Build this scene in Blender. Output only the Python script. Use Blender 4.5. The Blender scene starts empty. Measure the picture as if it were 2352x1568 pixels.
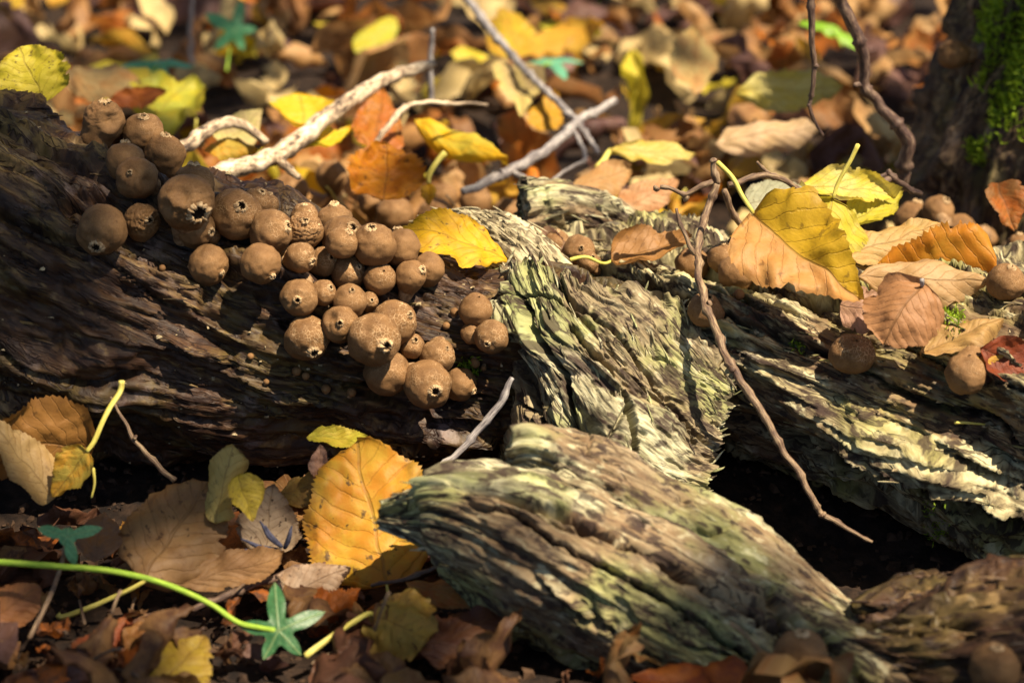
import bpy, math, random
import numpy as np
from mathutils import Vector, Matrix
from mathutils.bvhtree import BVHTree

random.seed(7)
RNG = np.random.default_rng(11)
scn = bpy.context.scene
COL = scn.collection
R = math.radians

# ------------------------------------------------------------------ camera, sky, sun, exposure
PITCH = R(22.0)
DIST = 1.25
FOCAL = 73.5
TGT = Vector((0, 0, 0.062))
FWD = Vector((0, math.cos(PITCH), -math.sin(PITCH)))
UPV = Vector((0, math.sin(PITCH), math.cos(PITCH)))
RGT = Vector((1, 0, 0))
CAM = TGT - FWD * DIST
cd = bpy.data.cameras.new('camera')
cam = bpy.data.objects.new('camera', cd)
COL.objects.link(cam)
cam.location = CAM
cam.rotation_euler = (math.pi / 2 - PITCH, 0, 0)
cd.sensor_width = 36
cd.lens = FOCAL
cd.clip_start = 0.02
cd.clip_end = 200
cd.dof.use_dof = True
cd.dof.focus_distance = DIST - 0.055
cd.dof.aperture_fstop = 6.3
scn.camera = cam

SUN_EL = 61.0
SUN_AZ = 126.0           # degrees from +Y (behind the logs) towards +X
sun_dir = Vector((math.sin(R(SUN_AZ)) * math.cos(R(SUN_EL)), math.cos(R(SUN_AZ)) * math.cos(R(SUN_EL)), math.sin(R(SUN_EL))))
world = bpy.data.worlds.new('World')
scn.world = world
world.use_nodes = True
wn = world.node_tree
bg = wn.nodes['Background']
sky = wn.nodes.new('ShaderNodeTexSky')
sky.sky_type = 'NISHITA'
sky.sun_disc = False
sky.sun_elevation = R(SUN_EL)
sky.sun_rotation = R(SUN_AZ)
wn.links.new(sky.outputs[0], bg.inputs[0])
bg.inputs[1].default_value = 0.055
sl = bpy.data.lights.new('sun', 'SUN')
sl.energy = 5.0
sl.angle = R(0.6)
sl.color = (1.0, 0.83, 0.60)
so = bpy.data.objects.new('sun', sl)
COL.objects.link(so)
so.rotation_euler = sun_dir.to_track_quat('Z', 'Y').to_euler()
so.location = sun_dir * 8
scn.view_settings.view_transform = 'Standard'
scn.view_settings.look = 'None'
scn.view_settings.gamma = 1.0
scn.view_settings.exposure = 1.25
scn.cycles.use_denoising = True
scn.cycles.max_bounces = 6
scn.cycles.transparent_max_bounces = 6

# ------------------------------------------------------------------ pixels (of a 2352 x 1568 view) to points
def ray(u, v):
    k = 36.0 / FOCAL / 2352.0
    return FWD + RGT * ((u - 1176) * k) - UPV * ((v - 784) * k)
def at_y(u, v, y):
    d = ray(u, v)
    return CAM + d * ((y - CAM.y) / d.y)
def at_z(u, v, z):
    d = ray(u, v)
    return CAM + d * ((z - CAM.z) / d.z)
def px(p):
    """metres per pixel of the 2352 view at point p"""
    return (p - CAM).dot(FWD) * 36.0 / FOCAL / 2352.0
def project(p):
    q = p - CAM
    t = q.dot(FWD)
    k = 36.0 / FOCAL / 2352.0
    return 1176 + q.dot(RGT) / t / k, 784 - q.dot(UPV) / t / k

# ------------------------------------------------------------------ noise
_perm = np.random.default_rng(3).permutation(256).astype(np.int32)
_perm = np.concatenate([_perm, _perm, _perm])
_g = np.random.default_rng(4).normal(size=(256, 3)).astype(np.float32)
_g /= np.linalg.norm(_g, axis=1, keepdims=True)
def noise3(P, seed=0):
    P = np.asarray(P, dtype=np.float32) + np.float32(seed * 17.31)
    I = np.floor(P)
    F = P - I
    I = I.astype(np.int32) & 255
    U = F * F * F * (F * (F * 6 - 15) + 10)
    out = 0
    for dx in (0, 1):
        wx = U[:, 0] if dx else 1 - U[:, 0]
        px_ = _perm[(I[:, 0] + dx) & 255]
        for dy in (0, 1):
            wy = U[:, 1] if dy else 1 - U[:, 1]
            py_ = _perm[(px_ + I[:, 1] + dy) & 255]
            for dz in (0, 1):
                wz = U[:, 2] if dz else 1 - U[:, 2]
                g = _g[_perm[(py_ + I[:, 2] + dz) & 255]]
                dot = g[:, 0] * (F[:, 0] - dx) + g[:, 1] * (F[:, 1] - dy) + g[:, 2] * (F[:, 2] - dz)
                out = out + wx * wy * wz * dot
    return out * 1.5
def fbm(P, seed=0, oct=4, gain=0.5, lac=2.03):
    a, s, out = 1.0, 1.0, 0
    for i in range(oct):
        out = out + a * noise3(P * s, seed + i * 7)
        a *= gain
        s *= lac
    return out
def ridged(P, seed=0, oct=3):
    a, s, out = 1.0, 1.0, 0
    for i in range(oct):
        out = out + a * (1 - 2 * np.abs(noise3(P * s, seed + i * 5)))
        a *= 0.5
        s *= 2.1
    return out
def sstep(a, b, x):
    t = np.clip((x - a) / (b - a), 0, 1)
    return t * t * (3 - 2 * t)

# ------------------------------------------------------------------ mesh and object helpers
def mesh_of(name, V, Fc, mat=None, smooth=True, uv=None, attrs=None, col=None):
    V = np.asarray(V, dtype=np.float32).reshape(-1, 3)
    Fc = np.asarray(Fc, dtype=np.int32)
    me = bpy.data.meshes.new(name)
    n, k = Fc.shape
    me.vertices.add(len(V))
    me.vertices.foreach_set('co', V.ravel())
    me.loops.add(n * k)
    me.loops.foreach_set('vertex_index', Fc.ravel())
    me.polygons.add(n)
    me.polygons.foreach_set('loop_start', np.arange(0, n * k, k, dtype=np.int32))
    me.polygons.foreach_set('use_smooth', np.full(n, smooth, dtype=bool))
    me.update(calc_edges=True)
    if uv is not None:
        l = me.uv_layers.new(name='UVMap')
        l.data.foreach_set('uv', np.asarray(uv, dtype=np.float32)[Fc.ravel()].ravel())
    for an, av in (attrs or {}).items():
        av = np.asarray(av, dtype=np.float32)
        if av.ndim == 2 and av.shape[1] == 3:
            a = me.attributes.new(an, 'FLOAT_VECTOR', 'POINT')
            a.data.foreach_set('vector', av.ravel())
        else:
            a = me.attributes.new(an, 'FLOAT', 'POINT')
            a.data.foreach_set('value', av.ravel())
    if col is not None:
        for cn, cv in col.items():
            a = me.color_attributes.new(cn, 'FLOAT_COLOR', 'POINT')
            cv = np.asarray(cv, dtype=np.float32)
            if cv.ndim == 1:
                cv = np.tile(cv, (len(V), 1))
            cv = np.concatenate([cv[:, :3], np.ones((len(V), 1), np.float32)], 1)
            a.data.foreach_set('color', cv.ravel())
    if mat:
        me.materials.append(mat)
    return me
def link(name, me, parent=None):
    o = bpy.data.objects.new(name, me)
    COL.objects.link(o)
    if parent:
        o.parent = parent
    return o
def part(parent, name, V, Fc, mat, **kw):
    V = np.asarray(V, dtype=np.float32).reshape(-1, 3)
    p = parent
    off = np.zeros(3, np.float32)
    while p is not None:
        off = off + np.array(p.location, dtype=np.float32)
        p = p.parent
    return link(name, mesh_of(name, V - off, Fc, mat, **kw), parent)
def thing(name, label, cat, loc, group=None):
    o = bpy.data.objects.new(name, None)
    o.empty_display_size = 0.01
    COL.objects.link(o)
    o.location = loc
    o['label'] = label
    o['category'] = cat
    if group:
        o['group'] = group
    return o
def grid_faces(nr, nc, wrap=False):
    i = np.arange(nr - 1)[:, None]
    j = np.arange(nc if wrap else nc - 1)[None, :]
    j2 = (j + 1) % nc
    a = i * nc + j
    b = i * nc + j2
    c = (i + 1) * nc + j2
    d = (i + 1) * nc + j
    return np.stack([a, b, c, d], -1).reshape(-1, 4)
def catmull(P, n):
    P = np.asarray(P, dtype=np.float64)
    Q = np.vstack([2 * P[0] - P[1], P, 2 * P[-1] - P[-2]])
    m = len(P) - 1
    t = np.linspace(0, m - 1e-9, n)
    i = t.astype(int)
    f = (t - i)[:, None]
    p0, p1, p2, p3 = Q[i], Q[i + 1], Q[i + 2], Q[i + 3]
    return 0.5 * (2 * p1 + (p2 - p0) * f + (2 * p0 - 5 * p1 + 4 * p2 - p3) * f ** 2 + (3 * p1 - p0 - 3 * p2 + p3) * f ** 3)
def frames(C):
    T = np.gradient(C, axis=0)
    T /= np.linalg.norm(T, axis=1, keepdims=True) + 1e-12
    ref = np.array([0, 0, 1.0])
    if abs(T[:, 2]).mean() > 0.75:
        ref = np.array([0, 1.0, 0])
    N = ref - T * (T @ ref)[:, None]
    N /= np.linalg.norm(N, axis=1, keepdims=True) + 1e-12
    B = np.cross(T, N)
    return T, N, B

# ------------------------------------------------------------------ materials
class NT:
    def __init__(s, name):
        s.m = bpy.data.materials.new(name)
        s.m.use_nodes = True
        s.t = s.m.node_tree
        s.t.nodes.clear()
        s.out = s.n('ShaderNodeOutputMaterial')
    def n(s, typ, **kw):
        nd = s.t.nodes.new(typ)
        for k, v in kw.items():
            setattr(nd, k, v)
        return nd
    def l(s, a, b):
        s.t.links.new(a, b)
    def inp(s, sock, v):
        if hasattr(v, 'is_linked') or hasattr(v, 'links'):
            s.l(v, sock)
        else:
            sock.default_value = v
    def attr(s, name, typ='GEOMETRY'):
        nd = s.n('ShaderNodeAttribute', attribute_name=name, attribute_type=typ)
        return nd
    def vscale(s, vec, sc, add=(0, 0, 0)):
        nd = s.n('ShaderNodeMapping')
        s.l(vec, nd.inputs[0])
        nd.inputs[1].default_value = add
        nd.inputs[3].default_value = sc
        return nd.outputs[0]
    def noise(s, vec, scale=1.0, detail=4.0, rough=0.55, dist=0.0):
        nd = s.n('ShaderNodeTexNoise')
        s.l(vec, nd.inputs['Vector'])
        nd.inputs['Scale'].default_value = scale
        nd.inputs['Detail'].default_value = detail
        nd.inputs['Roughness'].default_value = rough
        nd.inputs['Distortion'].default_value = dist
        return nd.outputs[0]
    def math(s, op, a, b=0.0, c=0.0, clamp=False):
        nd = s.n('ShaderNodeMath', operation=op, use_clamp=clamp)
        s.inp(nd.inputs[0], a)
        s.inp(nd.inputs[1], b)
        s.inp(nd.inputs[2], c)
        return nd.outputs[0]
    def ss(s, v, a, b, lo=0.0, hi=1.0):
        nd = s.n('ShaderNodeMapRange', interpolation_type='SMOOTHSTEP')
        s.inp(nd.inputs[0], v)
        nd.inputs[1].default_value = a
        nd.inputs[2].default_value = b
        nd.inputs[3].default_value = lo
        nd.inputs[4].default_value = hi
        return nd.outputs[0]
    def mix(s, f, a, b, mode='MIX'):
        nd = s.n('ShaderNodeMix', data_type='RGBA', blend_type=mode)
        s.inp(nd.inputs[0], f)
        s.inp(nd.inputs[6], a if not isinstance(a, tuple) else (*a[:3], 1))
        s.inp(nd.inputs[7], b if not isinstance(b, tuple) else (*b[:3], 1))
        return nd.outputs[2]
    def ramp(s, f, stops):
        nd = s.n('ShaderNodeValToRGB')
        s.l(f, nd.inputs[0])
        e = nd.color_ramp.elements
        while len(e) < len(stops):
            e.new(0.5)
        for el, (p, c) in zip(e, stops):
            el.position = p
            el.color = (*c, 1)
        return nd.outputs[0]
    def bump(s, h, strength=0.5, dist=0.001, nrm=None):
        nd = s.n('ShaderNodeBump')
        s.l(h, nd.inputs['Height'])
        nd.inputs['Strength'].default_value = strength
        nd.inputs['Distance'].default_value = dist
        if nrm is not None:
            s.l(nrm, nd.inputs['Normal'])
        return nd.outputs[0]
    def bsdf(s, col, rough=0.7, nrm=None, spec=0.3, **kw):
        nd = s.n('ShaderNodeBsdfPrincipled')
        s.inp(nd.inputs['Base Color'], col if not isinstance(col, tuple) else (*col[:3], 1))
        s.inp(nd.inputs['Roughness'], rough)
        nd.inputs['Specular IOR Level'].default_value = spec
        if nrm is not None:
            s.l(nrm, nd.inputs['Normal'])
        for k, v in kw.items():
            s.inp(nd.inputs[k], v)
        return nd.outputs[0]
    def done(s, sh):
        s.l(sh, s.out.inputs[0])
        return s.m

def wood_mat(name, dark, mid, light, algae=None, algae_amt=0.4, lichen=None, lichen_amt=0.2, inner=None, rough=0.8, contrast=(0.3, 0.5, 0.72)):
    t = NT(name)
    g = t.attr('grain').outputs['Vector']
    lay = t.attr('layer').outputs['Fac']
    fib = t.noise(t.vscale(g, (26, 170, 170)), 1, 7, 0.62, 0.6)
    fib2 = t.noise(t.vscale(g, (70, 520, 520)), 1, 5, 0.65, 0.3)
    f = t.math('ADD', t.math('MULTIPLY', fib, 0.6), t.math('MULTIPLY', fib2, 0.4))
    c = t.ramp(f, [(contrast[0], dark), (contrast[1], mid), (contrast[2], light)])
    if inner:
        c = t.mix(t.math('MULTIPLY', t.ss(lay, 0.35, 0.75), 0.75), c, t.mix(fib2, tuple(x * 0.55 for x in inner), inner))
    pat = t.noise(t.vscale(g, (14, 26, 26)), 1, 5, 0.6)
    if algae:
        a = t.math('MULTIPLY', t.ss(pat, 0.47, 0.62), algae_amt)
        c = t.mix(a, c, t.mix(fib, tuple(x * 0.5 for x in algae), algae))
    if lichen:
        p2 = t.noise(t.vscale(g, (30, 45, 45), (3, 5, 9)), 1, 8, 0.68)
        a = t.math('MULTIPLY', t.ss(p2, 0.56, 0.66), lichen_amt)
        c = t.mix(a, c, lichen)
    mott = t.noise(t.vscale(g, (75, 190, 190), (4, 7, 2)), 1, 4, 0.6)
    c = t.mix(t.math('MULTIPLY', t.ss(mott, 0.52, 0.61), 0.85), c, dark)
    c = t.mix(t.math('MULTIPLY', t.ss(mott, 0.30, 0.42, 1.0, 0.0), 0.55), c, light)
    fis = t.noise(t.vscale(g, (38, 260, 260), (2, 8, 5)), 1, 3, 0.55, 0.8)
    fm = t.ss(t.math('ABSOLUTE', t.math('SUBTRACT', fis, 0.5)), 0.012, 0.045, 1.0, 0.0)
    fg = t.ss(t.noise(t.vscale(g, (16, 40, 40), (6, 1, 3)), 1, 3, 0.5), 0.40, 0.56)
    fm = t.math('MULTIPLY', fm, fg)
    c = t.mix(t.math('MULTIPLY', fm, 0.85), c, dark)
    stain = t.noise(t.vscale(g, (20, 60, 60), (9, 2, 1)), 1, 6, 0.6)
    c = t.mix(t.math('MULTIPLY', t.ss(stain, 0.5, 0.7), 0.65), c, dark)
    h = t.math('SUBTRACT', t.math('ADD', fib, t.math('MULTIPLY', fib2, 0.6)), t.math('MULTIPLY', fm, 0.8))
    nrm = t.bump(h, 0.75, 0.0016)
    sp = t.noise(t.vscale(g, (400, 700, 700)), 1, 3, 0.6)
    nrm = t.bump(sp, 0.35, 0.0006, nrm)
    return t.done(t.bsdf(c, rough, nrm, 0.25))

M = {}
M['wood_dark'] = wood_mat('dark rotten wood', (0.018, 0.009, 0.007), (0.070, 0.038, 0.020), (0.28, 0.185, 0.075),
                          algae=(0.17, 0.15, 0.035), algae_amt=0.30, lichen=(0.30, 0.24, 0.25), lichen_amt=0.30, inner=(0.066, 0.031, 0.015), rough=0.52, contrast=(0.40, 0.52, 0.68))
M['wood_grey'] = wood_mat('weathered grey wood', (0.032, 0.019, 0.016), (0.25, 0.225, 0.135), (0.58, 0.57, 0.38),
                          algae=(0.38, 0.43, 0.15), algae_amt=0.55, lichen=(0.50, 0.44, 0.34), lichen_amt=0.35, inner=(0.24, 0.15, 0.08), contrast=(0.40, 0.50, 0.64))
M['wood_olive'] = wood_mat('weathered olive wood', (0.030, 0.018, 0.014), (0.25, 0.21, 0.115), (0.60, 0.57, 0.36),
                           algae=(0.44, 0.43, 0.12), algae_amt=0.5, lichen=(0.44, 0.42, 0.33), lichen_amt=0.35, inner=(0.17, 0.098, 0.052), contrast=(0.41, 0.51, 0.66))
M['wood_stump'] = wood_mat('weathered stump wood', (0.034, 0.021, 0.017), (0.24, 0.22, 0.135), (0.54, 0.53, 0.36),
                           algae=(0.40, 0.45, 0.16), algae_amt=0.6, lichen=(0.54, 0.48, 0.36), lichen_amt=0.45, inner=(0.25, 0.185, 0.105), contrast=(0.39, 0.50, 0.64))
M['wood_pale'] = wood_mat('pale broken wood', (0.10, 0.075, 0.045), (0.38, 0.33, 0.20), (0.62, 0.56, 0.40), contrast=(0.3, 0.48, 0.68))  # paler tones than the other wood
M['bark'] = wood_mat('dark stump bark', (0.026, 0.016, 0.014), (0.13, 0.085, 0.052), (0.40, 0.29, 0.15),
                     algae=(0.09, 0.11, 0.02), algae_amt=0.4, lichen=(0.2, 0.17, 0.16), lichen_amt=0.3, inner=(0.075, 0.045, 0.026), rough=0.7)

def twig_mat(name, a, b, c):
    t = NT(name)
    g = t.attr('grain').outputs['Vector']
    n = t.noise(t.vscale(g, (150, 500, 500)), 1, 5, 0.65)
    n2 = t.noise(t.vscale(g, (40, 90, 90)), 1, 4, 0.6)
    col = t.ramp(t.math('ADD', t.math('MULTIPLY', n, 0.55), t.math('MULTIPLY', n2, 0.45)), [(0.40, a), (0.5, b), (0.62, c)])
    return t.done(t.bsdf(col, 0.6, t.bump(t.math('ADD', n, n2), 0.7, 0.0007), 0.3))
M['twig_dark'] = twig_mat('dark twig bark', (0.03, 0.017, 0.016), (0.085, 0.05, 0.038), (0.20, 0.14, 0.095))
M['twig_tan'] = twig_mat('tan twig bark', (0.05, 0.028, 0.022), (0.13, 0.082, 0.052), (0.30, 0.22, 0.13))
M['twig_grey'] = twig_mat('grey twig bark', (0.09, 0.08, 0.085), (0.22, 0.20, 0.20), (0.40, 0.38, 0.36))
M['twig_pale'] = twig_mat('pale bleached branch', (0.045, 0.03, 0.024), (0.36, 0.27, 0.18), (0.70, 0.60, 0.44))
M['stem_green'] = twig_mat('green shoot', (0.13, 0.22, 0.02), (0.22, 0.36, 0.03), (0.34, 0.46, 0.06))
M['stem_yellow'] = twig_mat('yellow petiole', (0.34, 0.30, 0.05), (0.50, 0.44, 0.09), (0.62, 0.56, 0.18))

def leaf_mat():
    t = NT('autumn leaf')
    uv = t.n('ShaderNodeUVMap').outputs[0]
    sep = t.n('ShaderNodeSeparateXYZ')
    t.l(uv, sep.inputs[0])
    x, y = sep.outputs[0], sep.outputs[1]        # x -0.5..0.5 across, y 0..1 along
    ax = t.math('ABSOLUTE', x)
    c1 = t.attr('leafcol').outputs['Color']
    c2 = t.attr('leafcol2').outputs['Color']
    pr = t.attr('leafpar').outputs['Vector']     # seed, spots, veins
    ps = t.n('ShaderNodeSeparateXYZ')
    t.l(pr, ps.inputs[0])
    comb = t.n('ShaderNodeCombineXYZ')
    t.l(x, comb.inputs[0]); t.l(y, comb.inputs[1]); t.l(ps.outputs[0], comb.inputs[2])
    P = comb.outputs[0]
    big = t.noise(P, 3.2, 5, 0.62)
    fine = t.noise(P, 26, 4, 0.65)
    c = t.mix(t.ss(t.math('ADD', t.math('MULTIPLY', big, 0.8), t.math('MULTIPLY', fine, 0.2)), 0.40, 0.62), c1, c2)
    # side veins and midrib
    yw = t.math('ADD', y, t.math('MULTIPLY', t.math('SUBTRACT', big, 0.5), 0.16))
    ph = t.math('MULTIPLY', t.math('SUBTRACT', yw, t.math('MULTIPLY', ax, 0.75)), 8.0)
    fr = t.math('ABSOLUTE', t.math('SUBTRACT', t.math('FRACT', ph), 0.5))
    vein = t.ss(fr, 0.015, 0.075, 1.0, 0.0)
    mid = t.ss(ax, 0.006, 0.018, 1.0, 0.0)
    vm = t.math('MAXIMUM', t.math('MULTIPLY', vein, 0.55), mid)
    vm = t.math('MULTIPLY', vm, ps.outputs[2])
    c = t.mix(t.math('MULTIPLY', vm, 0.55), c, t.mix(0.6, c, (0.16, 0.085, 0.03)))
    # rusty edges and decay spots
    spot = t.noise(P, 13, 3, 0.5)
    sm = t.math('MULTIPLY', t.ss(spot, 0.62, 0.69), ps.outputs[1])
    c = t.mix(t.math('MULTIPLY', sm, 0.85), c, (0.06, 0.028, 0.012))
    mg = t.attr('margin').outputs['Fac']
    mm = t.ss(t.math('ADD', mg, t.math('MULTIPLY', t.math('SUBTRACT', t.noise(P, 7, 4, 0.65), 0.5), 1.3)), 0.80, 1.05)
    c = t.mix(t.math('MULTIPLY', mm, t.math('MULTIPLY_ADD', ps.outputs[1], 0.6, 0.2)), c, t.mix(0.45, (0.13, 0.055, 0.02), c))
    rust = t.noise(P, 5.5, 5, 0.7)
    rm = t.math('MULTIPLY', t.ss(rust, 0.54, 0.70), t.math('MULTIPLY', ps.outputs[1], 0.6))
    c = t.mix(rm, c, t.mix(0.5, c, (0.26, 0.10, 0.02)))
    c = t.mix(t.math('MULTIPLY', fine, 0.35), c, t.mix(1.0, c, c, 'MULTIPLY'))
    h = t.math('ADD', t.math('MULTIPLY', vm, -0.7), t.math('MULTIPLY', fine, 0.5))
    nrm = t.bump(h, 0.55, 0.0012)
    b = t.bsdf(c, 0.55, nrm, 0.35)
    tr = t.n('ShaderNodeBsdfTranslucent')
    t.l(c, tr.inputs[0]); t.l(nrm, tr.inputs[1])
    mx = t.n('ShaderNodeMixShader')
    mx.inputs[0].default_value = 0.38
    t.l(b, mx.inputs[1]); t.l(tr.outputs[0], mx.inputs[2])
    return t.done(mx.outputs[0])
M['leaf'] = leaf_mat()

def ball_mat():
    t = NT('puffball skin')
    tc = t.n('ShaderNodeTexCoord').outputs['Object']
    oi = t.n('ShaderNodeObjectInfo').outputs['Random']
    crk = t.attr('crackle').outputs['Fac']
    v = t.n('ShaderNodeTexVoronoi', feature='DISTANCE_TO_EDGE')
    warp = t.n('ShaderNodeVectorMath', operation='ADD')
    nz = t.n('ShaderNodeTexNoise')
    t.l(tc, nz.inputs['Vector']); nz.inputs['Scale'].default_value = 220
    nz.inputs['Detail'].default_value = 3
    sc = t.n('ShaderNodeVectorMath', operation='SCALE')
    t.l(nz.outputs['Color'], sc.inputs[0]); sc.inputs['Scale'].default_value = 0.0022
    t.l(tc, warp.inputs[0]); t.l(sc.outputs[0], warp.inputs[1])
    t.l(warp.outputs[0], v.inputs['Vector']); v.inputs['Scale'].default_value = 470
    edge = t.ss(v.outputs['Distance'], 0.02, 0.085, 1.0, 0.0)
    pat = t.noise(tc, 110, 4, 0.6)
    m = t.math('MULTIPLY', edge, t.math('MULTIPLY', crk, t.ss(pat, 0.38, 0.60), clamp=True))
    gran = t.noise(tc, 1500, 3, 0.6)
    blot = t.noise(tc, 70, 4, 0.6)
    base = t.mix(t.ss(blot, 0.32, 0.68), (0.110, 0.056, 0.022), (0.205, 0.112, 0.045))
    base = t.mix(t.math('MULTIPLY', oi, 0.5), base, t.mix(1.0, base, (0.86, 0.78, 0.66), 'MULTIPLY'))
    base = t.mix(t.math('MULTIPLY', t.ss(gran, 0.4, 0.65), 0.35), base, (0.23, 0.135, 0.065))
    c = t.mix(t.math('MULTIPLY', m, 0.8), base, (0.50, 0.34, 0.19))
    c = t.mix(t.math('MULTIPLY', t.ss(t.noise(tc, 380, 2, 0.5), 0.69, 0.74), 0.6), c, (0.07, 0.035, 0.016))
    h = t.math('ADD', t.math('MULTIPLY', gran, 0.4), t.math('MULTIPLY', m, 1.0))
    nrm = t.bump(h, 0.55, 0.0007)
    nrm = t.bump(blot, 0.3, 0.002, nrm)
    return t.done(t.bsdf(c, 0.74, nrm, 0.22))
M['ball'] = ball_mat()
def plain_noise_mat(name, a, b, scale, rough=0.85, bumpd=0.001, detail=5):
    t = NT(name)
    tc = t.n('ShaderNodeTexCoord').outputs['Object']
    n = t.noise(tc, scale, detail, 0.62)
    return t.done(t.bsdf(t.mix(t.ss(n, 0.35, 0.65), a, b), rough, t.bump(n, 0.6, bumpd), 0.2))
M['pore'] = plain_noise_mat('spore hole', (0.012, 0.007, 0.004), (0.035, 0.018, 0.009), 600)
M['pore_rim'] = plain_noise_mat('torn pore rim', (0.24, 0.15, 0.075), (0.52, 0.38, 0.22), 500)
M['stalk'] = plain_noise_mat('puffball stalk', (0.14, 0.075, 0.035), (0.30, 0.20, 0.11), 300)
M['soil'] = plain_noise_mat('dark forest soil', (0.007, 0.0045, 0.004), (0.030, 0.018, 0.012), 90, 0.9, 0.010, 12)
M['crumb'] = plain_noise_mat('pale wood crumb', (0.20, 0.15, 0.08), (0.46, 0.38, 0.24), 400)
def moss_mat():
    t = NT('moss')
    g = t.attr('tone').outputs['Fac']
    c = t.mix(g, (0.07, 0.15, 0.008), (0.40, 0.56, 0.03))
    b = t.bsdf(c, 0.6, None, 0.3)
    tr = t.n('ShaderNodeBsdfTranslucent')
    t.l(c, tr.inputs[0])
    mx = t.n('ShaderNodeMixShader')
    mx.inputs[0].default_value = 0.35
    t.l(b, mx.inputs[1]); t.l(tr.outputs[0], mx.inputs[2])
    return t.done(mx.outputs[0])
M['moss'] = moss_mat()
def ivy_mat():
    t = NT('ivy leaf')
    uv = t.n('ShaderNodeUVMap').outputs[0]
    c1 = t.attr('leafcol').outputs['Color']
    n = t.noise(uv, 9, 4, 0.6)
    c = t.mix(t.ss(n, 0.35, 0.7), t.mix(1.0, c1, (0.6, 0.65, 0.6), 'MULTIPLY'), c1)
    sx = t.n('ShaderNodeSeparateXYZ')
    t.l(uv, sx.inputs[0])
    an = t.math('MULTIPLY', t.math('ARCTAN2', sx.outputs[0], sx.outputs[1]), 5 / (2 * math.pi))
    fv = t.math('ABSOLUTE', t.math('SUBTRACT', t.math('FRACT', t.math('ADD', an, 0.5)), 0.5))
    rad_ = t.math('SQRT', t.math('ADD', t.math('POWER', sx.outputs[0], 2.0), t.math('POWER', sx.outputs[1], 2.0)))
    vn = t.ss(t.math('MULTIPLY', fv, rad_), 0.004, 0.02, 1.0, 0.0)
    c = t.mix(t.math('MULTIPLY', vn, 0.6), c, t.mix(0.5, c, (0.45, 0.55, 0.25)))
    c = t.mix(t.math('MULTIPLY', t.ss(t.noise(uv, 22, 3, 0.6), 0.58, 0.7), 0.5), c, (0.16, 0.14, 0.04))
    b = t.bsdf(c, 0.4, t.bump(t.math('SUBTRACT', n, vn), 0.5, 0.001), 0.45)
    tr = t.n('ShaderNodeBsdfTranslucent')
    t.l(c, tr.inputs[0])
    mx = t.n('ShaderNodeMixShader')
    mx.inputs[0].default_value = 0.25
    t.l(b, mx.inputs[1]); t.l(tr.outputs[0], mx.inputs[2])
    return t.done(mx.outputs[0])
M['ivy'] = ivy_mat()

# ------------------------------------------------------------------ structure: ground and wood
BV = {}          # name -> BVH used to find what a pixel's ray meets
def add_bvh(name, V, nr, nc, wrap, step=3):
    V = np.asarray(V).reshape(nr, nc, 3)
    ri = np.unique(np.append(np.arange(0, nr, step), nr - 1))
    ci = np.arange(0, nc, step)
    W = V[ri][:, ci]
    F = grid_faces(len(ri), len(ci), wrap)
    BV[name] = BVHTree.FromPolygons([tuple(p) for p in W.reshape(-1, 3).tolist()], F.tolist())
def hit(u, v, names=None, d=None, o=None):
    o = CAM if o is None else o
    d = (ray(u, v) if d is None else d).normalized()
    best = None
    for k, b in BV.items():
        if names and k not in names:
            continue
        h = b.ray_cast(o, d)
        if h[0] is not None and (best is None or h[3] < best[2]):
            best = (h[0], h[1], h[3], k)
    return best
def surf_dist(p, names=None):
    best = (9, None)
    for k, b in BV.items():
        if names and k not in names:
            continue
        h = b.find_nearest(p, 0.3)
        if h[0] is not None and h[3] < best[0]:
            best = (h[3], h[0])
    return best
def surf(u, v, lift=0.0, names=None):
    h = hit(u, v, names)
    if h is None:
        h = hit(u, v)
    d = ray(u, v).normalized()
    return h[0] - d * lift

def ground_z(x, y):
    P = np.stack([x * 3.1, y * 3.1, np.zeros_like(x)], -1).reshape(-1, 3)
    z = 0.016 * fbm(P, 5, 3)
    z = z.reshape(np.shape(x))
    far = np.clip((y - 0.25) / 2.0, 0, 3)
    hol = 0.030 * np.exp(-((x - 0.24) / 0.13) ** 2 - ((y + 0.13) / 0.075) ** 2) + 0.016 * np.exp(-((x + 0.25) / 0.22) ** 2 - ((y + 0.10) / 0.05) ** 2)
    return z + far * 0.02 - 0.012 - hol
gx = np.concatenate([np.linspace(-30, -2.2, 24), np.linspace(-2, 2, 180), np.linspace(2.2, 30, 24)])
gy = np.concatenate([np.linspace(-20, -1.1, 20), np.linspace(-1, 3.4, 190), np.linspace(3.6, 40, 24)])
GX, GY = np.meshgrid(gx, gy)
GZ = ground_z(GX, GY)
near = (np.abs(GX) < 2.1) & (GY > -1.1) & (GY < 3.5)
PP = np.stack([GX, GY, GZ * 0], -1).reshape(-1, 3)
GZ = GZ + np.where(near, (0.004 * fbm(PP * 45, 9, 3)).reshape(GZ.shape), 0)
GV = np.stack([GX, GY, GZ], -1)
g = link('ground', mesh_of('ground', GV, grid_faces(len(gy), len(gx)), M['soil']))
g['kind'] = 'structure'
sel_y = (gy > -1) & (gy < 3.6)
sel_x = (gx > -2.1) & (gx < 2.1)
sub = GV[sel_y][:, sel_x]
add_bvh('ground', sub, sub.shape[0], sub.shape[1], False, 2)

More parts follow.
